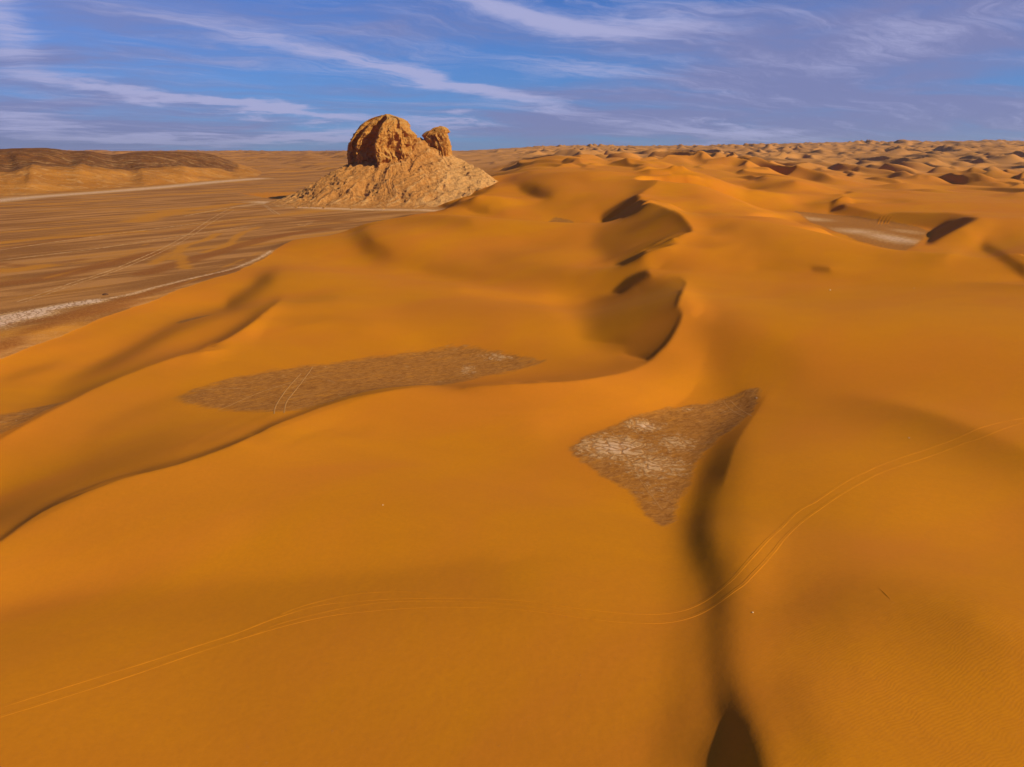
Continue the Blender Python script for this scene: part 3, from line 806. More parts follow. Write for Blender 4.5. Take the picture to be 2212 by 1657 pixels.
def sand_material():
    m, T = new_mat('dune_sand')
    P = T.node('ShaderNodeNewGeometry').outputs['Position']
    def A(n): return T.node('ShaderNodeAttribute', attribute_name=n).outputs['Fac']
    big = T.noise(T.xform(P, rot=R(-40), scale=(0.7, 1.4, 1)), 0.016, 6, 0.6, 0.5)
    mid = T.noise(T.xform(P, rot=R(20), scale=(1, 2.2, 1)), 0.06, 5, 0.55)
    fine = T.noise(P, 1.4, 7, 0.75)
    c = T.mix(T.ramp(big, 0.32, 0.66), (0.685, 0.219, 0.0055), (0.650, 0.182, 0.014))
    c = T.mix(T.math('MULTIPLY', T.ramp(mid, 0.35, 0.75), 0.35), c, (0.60, 0.176, 0.010))
    c = T.mix(T.math('MULTIPLY', T.ramp(fine, .3, .7), 0.45), c, (0.56, 0.163, 0.010))
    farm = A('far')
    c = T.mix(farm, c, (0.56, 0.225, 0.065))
    # stony plain
    plain = A('plain')
    str1 = T.noise(T.xform(P, rot=R(-50), scale=(0.22, 1.5, 1)), 0.035, 8, 0.62, 0.6)
    str2 = T.noise(T.xform(P, rot=R(-54), scale=(0.35, 1.5, 1), loc=(50, 0, 0)), 0.012, 5, 0.55, 0.4)
    grit = T.noise(P, 0.9, 6, 0.75)
    g1 = T.mix(T.ramp(str1, 0.42, 0.60), (0.30, 0.102, 0.022), (0.52, 0.200, 0.052))
    g1 = T.mix(T.ramp(str2, 0.50, 0.66), g1, (0.56, 0.195, 0.022))
    g1 = T.mix(T.math('MULTIPLY', T.ramp(grit, 0.45, 0.7), 0.35), g1, (0.62, 0.30, 0.12))
    pm = T.ramp(T.math('ADD', plain, T.math('MULTIPLY', T.math('SUBTRACT', T.noise(P, 0.08, 6, 0.6), 0.5), 0.5)), 0.42, 0.58)
    c = T.mix(pm, c, g1)
    # dark stony veneer and sand sheets drawn where they lie on the plain
    dark = T.ramp(T.math('ADD', A('stony'), T.math('MULTIPLY', T.math('SUBTRACT', T.noise(T.xform(P, rot=R(-50), scale=(0.3, 1.3, 1)), 0.06, 8, 0.68), 0.5), 1.0)), 0.35, 0.75)
    c = T.mix(T.math('MULTIPLY', dark, 0.85), c, T.mix(T.ramp(grit, 0.4, 0.7), (0.285, 0.082, 0.016), (0.42, 0.140, 0.028)))
    sheet = T.ramp(T.math('ADD', A('sheet'), T.math('MULTIPLY', T.math('SUBTRACT', T.noise(T.xform(P, rot=R(-50), scale=(0.35, 1.3, 1)), 0.045, 8, 0.66), 0.5), 1.5)), 0.30, 0.85)
    c = T.mix(T.math('MULTIPLY', sheet, 0.85), c, (0.58, 0.20, 0.020))
    # floors between the dunes: brown crust, pale salt plates with cracks
    fl = A('floor')
    en = T.noise(T.xform(P, rot=R(-35), scale=(0.5, 1.3, 1)), 0.30, 8, 0.7)
    fm = T.ramp(T.math('ADD', fl, T.math('MULTIPLY', T.math('SUBTRACT', en, 0.5), 1.5)), 0.25, 0.85)
    gr = T.noise(T.xform(P, rot=R(-35), scale=(0.6, 1.2, 1)), 0.9, 9, 0.78, 0.6)
    gr2 = T.noise(T.xform(P, rot=R(-30), scale=(0.5, 1.5, 1)), 0.35, 6, 0.7, 0.5)
    cr = T.mix(T.ramp(gr, 0.35, 0.68), (0.29, 0.086, 0.013), (0.54, 0.200, 0.040))
    cr = T.mix(T.math('MULTIPLY', T.ramp(gr2, 0.45, 0.7), 0.6), cr, (0.60, 0.200, 0.020))
    c = T.mix(fm, c, cr)
    salt = A('salt')
    Pj = T.vmath('ADD', P, T.vmath('SCALE', T.node('ShaderNodeTexNoise', {'Vector': P, 'Scale': 0.4, 'Detail': 3.0}).outputs['Color'], scale=2.2))
    vor = T.node('ShaderNodeTexVoronoi', {'Vector': T.xform(Pj, rot=R(25), scale=(0.7, 1.2, 0.0)), 'Scale': 0.42}, feature='DISTANCE_TO_EDGE')
    crack = T.ramp(T.math('ADD', vor.outputs['Distance'], T.math('MULTIPLY', T.math('SUBTRACT', gr, 0.5), 0.25)), 0.02, 0.16)
    sn = T.noise(P, 0.7, 7, 0.75)
    sm = T.ramp(T.math('ADD', salt, T.math('MULTIPLY', T.math('SUBTRACT', sn, 0.5), 2.4)), 0.35, 0.85)
    sm = T.math('MULTIPLY', sm, T.math('ADD', T.math('MULTIPLY', crack, 0.75), 0.25))
    c = T.mix(T.math('MULTIPLY', sm, 0.9), c, T.mix(T.ramp(T.math('ADD', salt, T.math('MULTIPLY', T.math('SUBTRACT', sn, 0.5), 0.8)), 0.75, 1.25), (0.71, 0.35, 0.14), (0.93, 0.55, 0.35)))
    # sparse pale scratches of old wheel marks on the floors
    w = T.node('ShaderNodeTexVoronoi', {'Vector': T.xform(Pj, rot=R(-50), scale=(1.0, 0.10, 0.0)), 'Scale': 0.22}, feature='DISTANCE_TO_EDGE')
    scr = T.math('MULTIPLY', T.ramp(w.outputs['Distance'], 0.012, 0.03, 1.0, 0.0), T.math('MULTIPLY', fm, T.math('MULTIPLY', T.ramp(en, .5, .7), 0.35)))
    c = T.mix(scr, c, (0.70, 0.38, 0.16))
    # wind ripples, and grain
    Pr = T.vmath('ADD', P, T.vmath('SCALE', T.node('ShaderNodeTexNoise', {'Vector': P, 'Scale': 0.25, 'Detail': 4.0}).outputs['Color'], scale=1.6))
    wav = T.node('ShaderNodeTexWave', {'Vector': T.xform(Pr, rot=R(62)), 'Scale': 0.85, 'Distortion': 3.2, 'Detail': 3.0, 'Detail Scale': 0.8}, wave_type='BANDS', bands_direction='X')
    rip = T.math('MULTIPLY', wav.outputs['Fac'], T.math('MULTIPLY', T.math('MULTIPLY', A('ripple'), T.ramp(T.noise(P, 0.05, 3, 0.5), 0.35, 0.65, 0.25, 1.0)), 0.008))
    nofl = T.math('SUBTRACT', 1.0, fm)
    hgt = T.math('ADD', T.math('MULTIPLY', rip, nofl), T.math('MULTIPLY', T.noise(P, 0.5, 4, 0.6), 0.05))
    hgt = T.math('ADD', hgt, T.math('MULTIPLY', T.math('MULTIPLY', gr, fm), 0.10))
    hgt = T.math('ADD', hgt, T.math('MULTIPLY', T.math('MULTIPLY', grit, pm), 0.25))
    hgt = T.math('ADD', hgt, T.math('MULTIPLY', T.math('MULTIPLY', crack, sm), 0.12))
    b = T.node('ShaderNodeBump', {'Strength': 1.0, 'Distance': 1.0, 'Height': hgt})
    finish(T, c, 0.95, b.outputs[0], 0.05)
    return m


MSAND = sand_material()

# marks on the plain: picture points at plain level, half width in metres
SALT_LINES = [([(-60, 712), (0, 692), (60, 680)], 13, 1.5), ([(40, 681), (80, 672), (150, 659), (200, 651)], 7.5, 1.4), ([(200, 652), (280, 636), (330, 622)], 2.8, 1.05), ([(330, 622), (420, 600), (500, 582), (545, 563), (585, 542)], 2.6, 1.05),
              ([(-30, 436), (60, 427), (150, 420), (260, 412), (370, 404), (470, 396), (560, 390)], 44, 1.12), ([(-30, 438), (100, 426), (260, 413)], 14, .5),
              ([(520, 446), (560, 440), (600, 436), (630, 440)], 13, .8), ([(560, 430), (600, 428), (640, 436)], 9, .5), ([(640, 452), (720, 455), (800, 460)], 9, .45),
              ([(645, 484), (655, 488), (672, 480)], 4, .6), ([(560, 436), (640, 446), (760, 452), (940, 454)], 24, 1.05), ([(690, 460), (800, 462)], 9, .4)]
STONY_LINES = [([(-50, 620), (100, 600), (230, 570), (340, 545)], 14, .8), ([(-50, 548), (120, 520), (260, 505), (420, 500)], 10, .6), ([(310, 590), (420, 560), (520, 530), (600, 510), (700, 495)], 11, .9),
               ([(0, 700), (100, 690), (250, 650), (400, 610), (520, 580)], 7, .8), ([(-50, 770), (60, 715), (200, 670), (330, 640)], 7, .7), ([(380, 500), (500, 480), (620, 470), (750, 480)], 16, .6),
               ([(-50, 470), (150, 460), (350, 440), (500, 430)], 20, .35), ([(0, 570), (80, 575), (180, 560)], 9, .6)]
SHEET_LINES = [([(-50, 530), (60, 518), (200, 508), (300, 500)], 12, .9), ([(300, 478), (380, 455), (450, 448), (510, 440)], 22, .9), ([(560, 425), (600, 412), (640, 405)], 25, .9), ([(-20, 585), (40, 582), (90, 575)], 12, 1.0),
               ([(370, 560), (400, 530), (440, 520), (470, 505)], 5, .9), ([(440, 545), (490, 530), (520, 505), (560, 490)], 5, .9), ([(330, 570), (380, 545), (400, 580)], 6, .8), ([(200, 690), (300, 650), (430, 600), (560, 545)], 3, .5),
               ([(100, 600), (250, 560), (330, 520)], 4, .5)]
SALT_PATCH = [((1330, 965), 105, 34, 1.0), ((1392, 918), 50, 13, 1.0), ((1415, 1005), 85, 32, .88), ((1460, 955), 55, 24, .82), ((1480, 882), 40, 8, .62), ((1420, 1060), 60, 35, .5), ((1560, 880), 70, 14, .35),
              ((1080, 775), 55, 8, .75), ((1010, 800), 25, 14, .7), ((1190, 497), 35, 5, .7), ((1150, 508), 35, 4, .6),
              ((1930, 515), 60, 20, 1.1), ((1850, 500), 70, 10, 1.0), ((1760, 474), 50, 6, .9), ((1960, 500), 40, 8, .8), ((2212, 630), 40, 6, .7)]


def lines_mask(X, Y, lines):
    out = np.zeros(X.shape)
    for pts, w, amp in lines:
        a = np.array(pts, float)
        x, y = unproj(a[:, 0], a[:, 1], 0.0)
        p = spline(np.stack([x, y], 1), 15.0)
        m = (X > p[:, 0].min() - 3 * w) & (X < p[:, 0].max() + 3 * w) & (Y > p[:, 1].min() - 3 * w) & (Y < p[:, 1].max() + 3 * w)
        if m.any():
            d, _, _ = pline_dist(X[m], Y[m], p)
            out[m] = np.maximum(out[m], amp * np.exp(-(d / w) ** 2))
    return out


def build_ground():
    ht, hr = 0.0022, 0.0034
    th = np.arange(TH0, TH1, ht)
    lr = np.arange(math.log(R0), math.log(34000), hr)
    TH, LR = np.meshgrid(th, lr)
    RR = np.exp(LR)
    X = RR * np.sin(TH); Y = RR * np.cos(TH)
    Z = ground_z(X, Y)
    def masks(X, Y, Z):
        u, v = project(X, Y, Z)
        plain = np.zeros(X.shape)
        near = np.hypot(X, Y) < 2200
        d, _, _ = pline_dist(X[near], Y[near], np.vstack([FPOLY['plain'], FPOLY['plain'][:1]]))
        ins = in_poly(X[near], Y[near], FPOLY['plain'])
        sd = np.where(ins, d, -d) / np.maximum(0.012 * np.hypot(X[near], Y[near]), 1.0)
        plain[near] = sstep(-1.5, 1.5, sd)
        th = np.arctan2(X, Y)
        r = np.hypot(X, Y)
        plain = np.maximum(plain, (1 - sstep(-.20, -.12, th)) * sstep(1000, 1400, r) * 0.6)
        fl = np.zeros(X.shape)
        for k, p in FPOLY.items():
            if k == 'plain': continue
            mg = 25
            m = (X > p[:, 0].min() - mg) & (X < p[:, 0].max() + mg) & (Y > p[:, 1].min() - mg) & (Y < p[:, 1].max() + mg)
            if not m.any(): continue
            d, _, _ = pline_dist(X[m], Y[m], np.vstack([p, p[:1]]))
            sd = np.where(in_poly(X[m], Y[m], p), d, -d)
            sc = {'near': 5.0, 'wedge': 2.2, 'hollow': 6.0, 'edge': 4.0}.get(k, 5.0)
            fl[m] = np.maximum(fl[m], sstep(-sc, sc, sd))
        fm = fl > 0.02
        salt = lines_mask(X, Y, SALT_LINES)
        sp = np.zeros(X.shape)
        for (cu, cv), ru, rv, am in SALT_PATCH:
            x0, y0 = unproj(cu, cv, 0.0); x1, _ = unproj(cu + ru, cv, 0.0); _, y1 = unproj(cu, cv - rv, 0.0)
            rx = abs(x1 - x0); ry = abs(y1 - y0)
            sp = np.maximum(sp, am * np.exp(-((X - x0) / rx) ** 2 - ((Y - y0) / ry) ** 2))
        salt = np.maximum(salt, sp * sstep(0.4, 0.8, fl))
        stony = lines_mask(X, Y, STONY_LINES)
        sheet = lines_mask(X, Y, SHEET_LINES)
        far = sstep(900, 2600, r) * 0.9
        rip = np.clip(0.16 + 1.0 * sstep(18, 50, X) * (1 - sstep(80, 105, Y)) + 0.35 * sstep(-20, -50, X) * sstep(80, 95, Y) * (1 - sstep(105, 125, Y)), 0, 1) * (1 - sstep(150, 240, r))
        return dict(plain=plain, floor=fl, salt=salt, stony=stony * plain, sheet=sheet * plain, far=far, ripple=rip)
    A = masks(X, Y, Z)
    split = int(np.searchsorted(lr, math.log(1500)))
    m = len(th)
    def part(name, i0, i1):
        V = np.stack([X[i0:i1], Y[i0:i1], Z[i0:i1]], -1).reshape(-1, 3)
        at = {k: a[i0:i1].ravel() for k, a in A.items()}
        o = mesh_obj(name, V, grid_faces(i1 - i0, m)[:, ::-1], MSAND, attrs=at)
        return o
    tag(part('ground', 0, split + 1), 'orange sand dunes, bare salt floors and stony plain seen from above', 'ground', kind='structure')
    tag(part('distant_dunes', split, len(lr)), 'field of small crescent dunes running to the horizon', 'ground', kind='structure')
    # the land behind and beside the camera
    th2 = np.linspace(TH1, 2 * math.pi + TH0, 90)
    lr2 = np.linspace(math.log(R0), math.log(34000), 70)
    T2, L2 = np.meshgrid(th2, lr2)
    r2 = np.exp(L2)
    x2 = r2 * np.sin(T2); y2 = r2 * np.cos(T2)
    e0 = np.interp(lr2, lr, Z[:, -1])[:, None]; e1 = np.interp(lr2, lr, Z[:, 0])[:, None]
    f = ((T2 - th2[0]) / (th2[-1] - th2[0]))
    z2 = e0 * (1 - f) + e1 * f
    V = np.stack([x2, y2, z2], -1).reshape(-1, 3)
    zero = np.zeros(len(V))
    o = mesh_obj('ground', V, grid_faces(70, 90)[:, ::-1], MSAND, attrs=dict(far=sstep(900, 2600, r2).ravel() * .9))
    tag(o, 'open sand behind the viewpoint', 'ground', kind='structure')
    # the disc under the camera
    n = 60
    a = np.linspace(0, 2 * math.pi, n, endpoint=False)
    V = [(0, 0, float(Z[0].mean()))] + [(R0 * 1.02 * math.sin(t), R0 * 1.02 * math.cos(t), float(Z[0].mean())) for t in a]
    F = [(0, 1 + (i + 1) % n, 1 + i) for i in range(n)]
    tag(mesh_obj('ground', V, F, MSAND), 'sand straight below the viewpoint', 'ground', kind='structure')


build_ground()
print('ground built', round(time.time() - T0, 1))
#REST#
def empty(name, loc):
    o = bpy.data.objects.new(name, None)
    C.objects.link(o)
    o.location = loc
    o.empty_display_size = 1
    return o


# ------------------------------------------------------------------ hills on the left edge of the plain
HILL_SKY = [(-260, 326), (-120, 321), (0, 320), (50, 318.5), (100, 318), (130, 321), (150, 325), (195, 325.5), (225, 331), (240, 333.5), (265, 331), (290, 327), (330, 325), (380, 326),
            (430, 328), (455, 332), (490, 344), (530, 357), (570, 371), (600, 380), (640, 388), (680, 392)]


def build_hills():
    m, T = new_mat('hill_ground')
    P = T.node('ShaderNodeNewGeometry').outputs['Position']
    up = T.node('ShaderNodeAttribute', attribute_name='upper').outputs['Fac']
    n1 = T.noise(T.xform(P, rot=R(-60), scale=(.4, 1, 1)), 0.014, 8, 0.62, 0.8)
    n2 = T.noise(P, 0.05, 8, 0.65)
    c = T.mix(T.ramp(n1, 0.4, 0.62), (0.38, 0.128, 0.020), (0.50, 0.180, 0.030))
    c = T.mix(T.math('MULTIPLY', T.ramp(n2, 0.45, 0.7), 0.5), c, (0.33, 0.125, 0.035))
    dk = T.ramp(T.math('ADD', up, T.math('MULTIPLY', T.math('SUBTRACT', n1, 0.5), 0.9)), 0.35, 0.62)
    c = T.mix(T.math('MULTIPLY', dk, 0.95), c, T.mix(T.ramp(n2, .4, .65), (0.135, 0.046, 0.014), (0.22, 0.074, 0.020)))
    # pale wash lines running down the slope
    n3 = T.noise(T.xform(P, rot=R(-35), scale=(0.25, 1.4, 1)), 0.02, 5, 0.6, 1.2)
    wash = T.ramp(T.math('ABSOLUTE', T.math('SUBTRACT', n3, 0.52)), 0.0, 0.022, 1.0, 0.0)
    c = T.mix(T.math('MULTIPLY', wash, 0.5), c, (0.58, 0.29, 0.11))
    b = T.node('ShaderNodeBump', {'Strength': 0.8, 'Distance': 6.0, 'Height': n2})
    finish(T, c, 0.95, b.outputs[0], 0.05)
    sk = np.array(HILL_SKY, float)
    u = np.linspace(-260, 680, 620)
    v = np.interp(u, sk[:, 0], sk[:, 1])
    v = v + 0.5 * noise2(u / 23.0, u * 0 + 3.3, 4)
    yf = np.interp(u, [-260, 0, 300, 450, 600, 680], [980, 1130, 1400, 1640, 1850, 1950])
    yc = yf + np.interp(u, [-260, 0, 450, 600, 680], [420, 400, 380, 250, 120])
    xc, zc = at_depth(u, v, yc)
    # behind the crest the back slope must stay below the line of sight
    t = np.linspace(-0.12, 2.4, 300)
    Tt, U = np.meshgrid(t, u, indexing='ij')
    Y = yf + (yc - yf) * Tt
    dirx = (xc / yc)
    X = Y * dirx
    zc = np.maximum(zc, 1)
    base = np.where(Tt < 0, Tt * 0.6, np.where(Tt < 1, np.interp(Tt, [0, .1, .25, .38, .48, .6, .8, .92, 1], [0, .05, .26, .46, .52, .60, .85, .96, 1]), np.clip(1 - ((Tt - 1) / 1.3) ** 1.5, 0, 1)))
    k = np.clip(Tt * (1.02 - Tt) * 4, 0, 1) * (Tt < 1)
    spur = (1 - np.abs(fbm(U / 62 + 0.6 * fbm(U / 90, Tt * 3, 2, 5), Tt * 1.6, 4, 31)) * 2.4)
    sm_ = fbm(U / 100 + 0.5 * fbm(U / 120, Tt * 1.5, 2, 5), Tt * 1.1 + 2, 2, 31) 
    Z = zc * base + k * np.minimum(zc, 60) * 0.10 * (sm_ * 2.2) + k * 2.0 * fbm(X / 22, Y / 22, 3, 8)
    Z = np.where(Tt >= 1, Z + 2.0 * fbm(X / 60, Y / 60, 3, 18) * np.clip(Tt - 1, 0, 1), Z)
    Z = np.minimum(Z, CAMZ + (zc - CAMZ) * np.where(Tt < 1, Y / yc, 1) + 0.0 * Z) if False else Z
    up = sstep(0.40, 0.56, Tt + 0.07 * fbm(U / 50, Tt * 4, 3, 55)) * sstep(620, 430, U + 60 * fbm(U / 30, Tt * 3, 2, 6)) * sstep(0, 45, zc - 8)
    V = np.stack([X, Y, Z - 1.5], -1).reshape(-1, 3)
    o = mesh_obj('hills', V, grid_faces(len(t), len(u))[:, ::-1], m, attrs={'upper': up.ravel()})
    tag(o, 'brown rounded hills capped with dark stones beyond the pale flat', 'hill', kind='structure')


build_hills()


# ------------------------------------------------------------------ the rock butte
def rock_material(name, talus):
    m, T = new_mat(name)
    geo = T.node('ShaderNodeNewGeometry')
    P = geo.outputs['Position']
    px = T.node('ShaderNodeSeparateXYZ', {0: P}).outputs
    wob = T.noise(P, 0.03, 4, 0.6)
    zb = T.math('ADD', px[2], T.math('MULTIPLY', wob, 7.0))
    zv = T.node('ShaderNodeCombineXYZ', {0: T.math('MULTIPLY', px[0], 0.01), 1: T.math('MULTIPLY', px[1], 0.01), 2: zb}).outputs[0]
    band = T.noise(zv, 0.28, 6, 0.7)
    band2 = T.noise(zv, 1.1, 4, 0.7)
    n = T.noise(P, 0.22, 9, 0.7)
    fine = T.noise(P, 1.1, 6, 0.75)
    if talus:
        c = T.mix(T.ramp(n, 0.35, 0.65), (0.45, 0.158, 0.034), (0.63, 0.250, 0.066))
        pale = T.node('ShaderNodeAttribute', attribute_name='pale').outputs['Fac']
        pm = T.ramp(T.math('ADD', pale, T.math('MULTIPLY', T.math('SUBTRACT', n, 0.5), 1.2)), 0.3, 0.8)
        c = T.mix(T.math('MULTIPLY', pm, 0.8), c, (0.70, 0.335, 0.120))
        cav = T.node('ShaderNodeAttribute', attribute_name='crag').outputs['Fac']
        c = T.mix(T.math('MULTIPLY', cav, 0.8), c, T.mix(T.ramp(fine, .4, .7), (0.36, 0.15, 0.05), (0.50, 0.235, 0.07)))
        c = T.mix(T.math('MULTIPLY', T.ramp(band, 0.52, 0.66), 0.30), c, (0.44, 0.20, 0.065))
    else:
        c = T.mix(T.ramp(n, 0.35, 0.68), (0.54, 0.200, 0.042), (0.66, 0.290, 0.070))
        c = T.mix(T.math('MULTIPLY', T.ramp(band, 0.50, 0.68), 0.55), c, (0.47, 0.155, 0.028))
        c = T.mix(T.math('MULTIPLY', T.ramp(band2, 0.52, 0.7), 0.35), c, (0.66, 0.34, 0.10))
        # vertical stains of run-off
        st = T.noise(T.xform(P, scale=(1, 1, 0.06)), 0.30, 5, 0.65)
        c = T.mix(T.math('MULTIPLY', T.ramp(st, 0.55, 0.7), 0.35), c, (0.36, 0.14, 0.04))
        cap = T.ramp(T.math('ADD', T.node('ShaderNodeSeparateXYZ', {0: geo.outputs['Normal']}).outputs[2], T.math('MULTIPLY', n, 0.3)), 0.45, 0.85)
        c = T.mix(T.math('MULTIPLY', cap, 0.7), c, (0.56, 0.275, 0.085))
    h = T.math('ADD', T.math('MULTIPLY', n, 1.6), T.math('ADD', T.math('MULTIPLY', fine, 0.6), T.math('MULTIPLY', band2, 0.5 if not talus else 0.15)))
    b = T.node('ShaderNodeBump', {'Strength': 0.9, 'Distance': 1.8, 'Height': h})
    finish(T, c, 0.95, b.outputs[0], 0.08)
    return m


def ridged(x, y, seed, oct=3):
    s = 0; a = 1; t = 0
    for o in range(oct):
        s = s + a * (1 - np.abs(noise2(x * 2 ** o, y * 2 ** o, seed + o)) * 2.2)
        t += a; a *= 0.5
    return s / t


def loft(name, left, right, plan, ycen, scale_keys, z0, seed, mat, parent, n=760, nl=300, rough=1.0, fl=2.4, lean=None):
    """solid rock: plan outline carried up between two silhouette lines, worn by gullies and ledges"""
    ztop = max(float(at_depth(k[1], k[0], ycen)[1]) for k in left + right)
    zs = z0 + (ztop - z0) * (1 - (1 - np.linspace(0, 1, nl)) ** 1.35)
    def sil(keys):
        u = np.array([k[1] for k in keys], float); v = np.array([k[0] for k in keys], float)
        x, z = at_depth(u, v, ycen)
        o = np.argsort(z)
        return np.interp(zs, z[o], x[o])
    xl, xr = sil(left), sil(right)
    p = spline(plan + plan[:1], 0.03)[:-1]
    # resample evenly
    q = np.vstack([p, p[:1]]).copy()
    L = np.r_[0, np.cumsum(np.hypot(np.diff(q[:, 0]) * 50, np.diff(q[:, 1])))]
    s = np.linspace(0, L[-1], n, endpoint=False)
    a = np.interp(s, L, q[:, 0]); yo = np.interp(s, L, q[:, 1])
    sk = np.interp(zs, [k[0] for k in scale_keys], [k[1] for k in scale_keys])
    A, ZZ = np.meshgrid(a, zs)
    if lean:
        zl = [at_depth(840, k[0], ycen)[1] for k in lean][::-1]
        A = A + np.interp(ZZ, zl, [k[1] for k in lean][::-1]) * (1 - A * A)
    YO, SK = np.meshgrid(yo, sk)
    S = np.broadcast_to(s, A.shape)
    XL = xl[:, None]; XR = xr[:, None]
    X = (XL + XR) / 2 + A * (XR - XL) / 2
    ymean = yo.mean()
    Y = ycen + ymean * (0.3 + 0 * SK) + (YO - ymean * 0.3) * SK
    # outward direction
    tx = np.roll(X, -1, 1) - np.roll(X, 1, 1); ty = np.roll(Y, -1, 1) - np.roll(Y, 1, 1)
    ln = np.hypot(tx, ty) + 1e-6
    nx, ny = ty / ln, -tx / ln
    sgn = np.sign(np.sum(nx * (X - X.mean()) + ny * (Y - Y.mean())))
    nx *= sgn; ny *= sgn
    f = (ZZ - z0) / (ztop - z0)
    wsc = np.clip((XR - XL) / (xr[0] - xl[0]), 0.05, 1) * (0.45 + 0.55 * sstep(ztop, ztop - 9, ZZ))
    Sw = S * 1.0 + 5 * fbm(S / 30, ZZ / 40, 2, seed + 70)
    tilt = ZZ * 0.35
    d = -fl * wsc * np.clip(1.0 - ridged((Sw + tilt) / 17, ZZ / 30, seed, 2), -0.2, 1.3) * 2.1
    d += -2.6 * wsc * np.clip(1.0 - ridged((Sw - tilt) / 6.5, ZZ / 13, seed + 9, 2), 0, 1.2)
    blk = noise2(np.floor(Sw / 7.5 + .4 * noise2(ZZ / 6, Sw / 9, seed + 2)) * 1.37, np.floor(ZZ / 8.5 + .35 * noise2(Sw / 7, ZZ / 9, seed + 3)) * 2.13, seed + 4)
    d += 2.4 * blk * wsc
    strata = noise2(ZZ / 2.1 + 0.25 * fbm(S / 40, ZZ / 40, 2, seed + 1), S * 0.01, seed + 20) * 0.35 + noise2(ZZ / 6.5 + .3 * fbm(S / 30, ZZ / 30, 2, seed), S * 0.02, seed + 21) * 0.8
    d += strata * wsc * sstep(1.0, 0.75, f)
    d += rough * (1.3 * fbm(S / 6, ZZ / 6, 4, seed + 30, 0.6)) * np.clip(wsc, .3, 1)
    seam = np.minimum(S, L[-1] - S)
    d *= sstep(0, 14, seam)
    X = X + nx * d; Y = Y + ny * d
    Zd = ZZ + (0.8 * fbm(X / 7, Y / 7, 3, seed + 44) + 2.6 * fbm(X / 17, Y / 17, 2, seed + 45)) * f * f
    V = np.stack([X, Y, Zd], -1).reshape(-1, 3)
    F = grid_faces(nl, n, wrap=True)
    top = V[-n:].mean(0)
    o = mesh_obj(name, V, F, mat, parent)
    # close the top with a small fan
    bm_v = [tuple(top + np.array([0, 0, 0.25]))]
    me = o.data
    import bmesh
    bm = bmesh.new(); bm.from_mesh(me)
    vl = list(bm.verts)
    c = bm.verts.new(bm_v[0])
    base = (nl - 1) * n
    for i in range(n):
        fce = bm.faces.new((c, vl[base + i], vl[base + (i + 1) % n])); fce.smooth = True
    bmesh.ops.recalc_face_normals(bm, faces=bm.faces)
    bm.to_mesh(me); bm.free()
    return o


TALUS_PTS = [  # picture x, picture y, metres ahead
    (620, 441, 925), (660, 446, 912), (700, 447, 906), (750, 448, 904), (800, 448, 904), (870, 447, 905), (930, 447, 905), (990, 447, 905),
    (740, 358, 1000), (722, 368, 1000), (700, 380, 1000), (680, 393, 995), (660, 405, 985), (640, 420, 965), (628, 432, 945),
    (780, 350, 985), (810, 352, 982), (800, 366, 968), (760, 368, 975), (825, 364, 962), (850, 352, 975), (880, 335, 990), (900, 312, 1005), (902, 293, 1016), (916, 297, 1025),
    (922, 310, 1008), (938, 322, 1004), (957, 332, 1004), (980, 337, 1018), (1000, 348, 1028), (1030, 359, 1015), (1050, 370, 1005), (1066, 386, 990), (1078, 398, 975),
    (900, 345, 985), (950, 360, 985), (1000, 372, 985), (1040, 385, 975), (1060, 398, 960), (880, 385, 950), (940, 395, 945), (1000, 400, 950), (1040, 410, 935),
    (900, 420, 922), (960, 420, 925), (1010, 425, 920), (820, 390, 948), (760, 395, 945), (720, 405, 940), (690, 420, 930), (760, 422, 922), (830, 422, 922),
    (800, 377, 958), (740, 380, 960)]


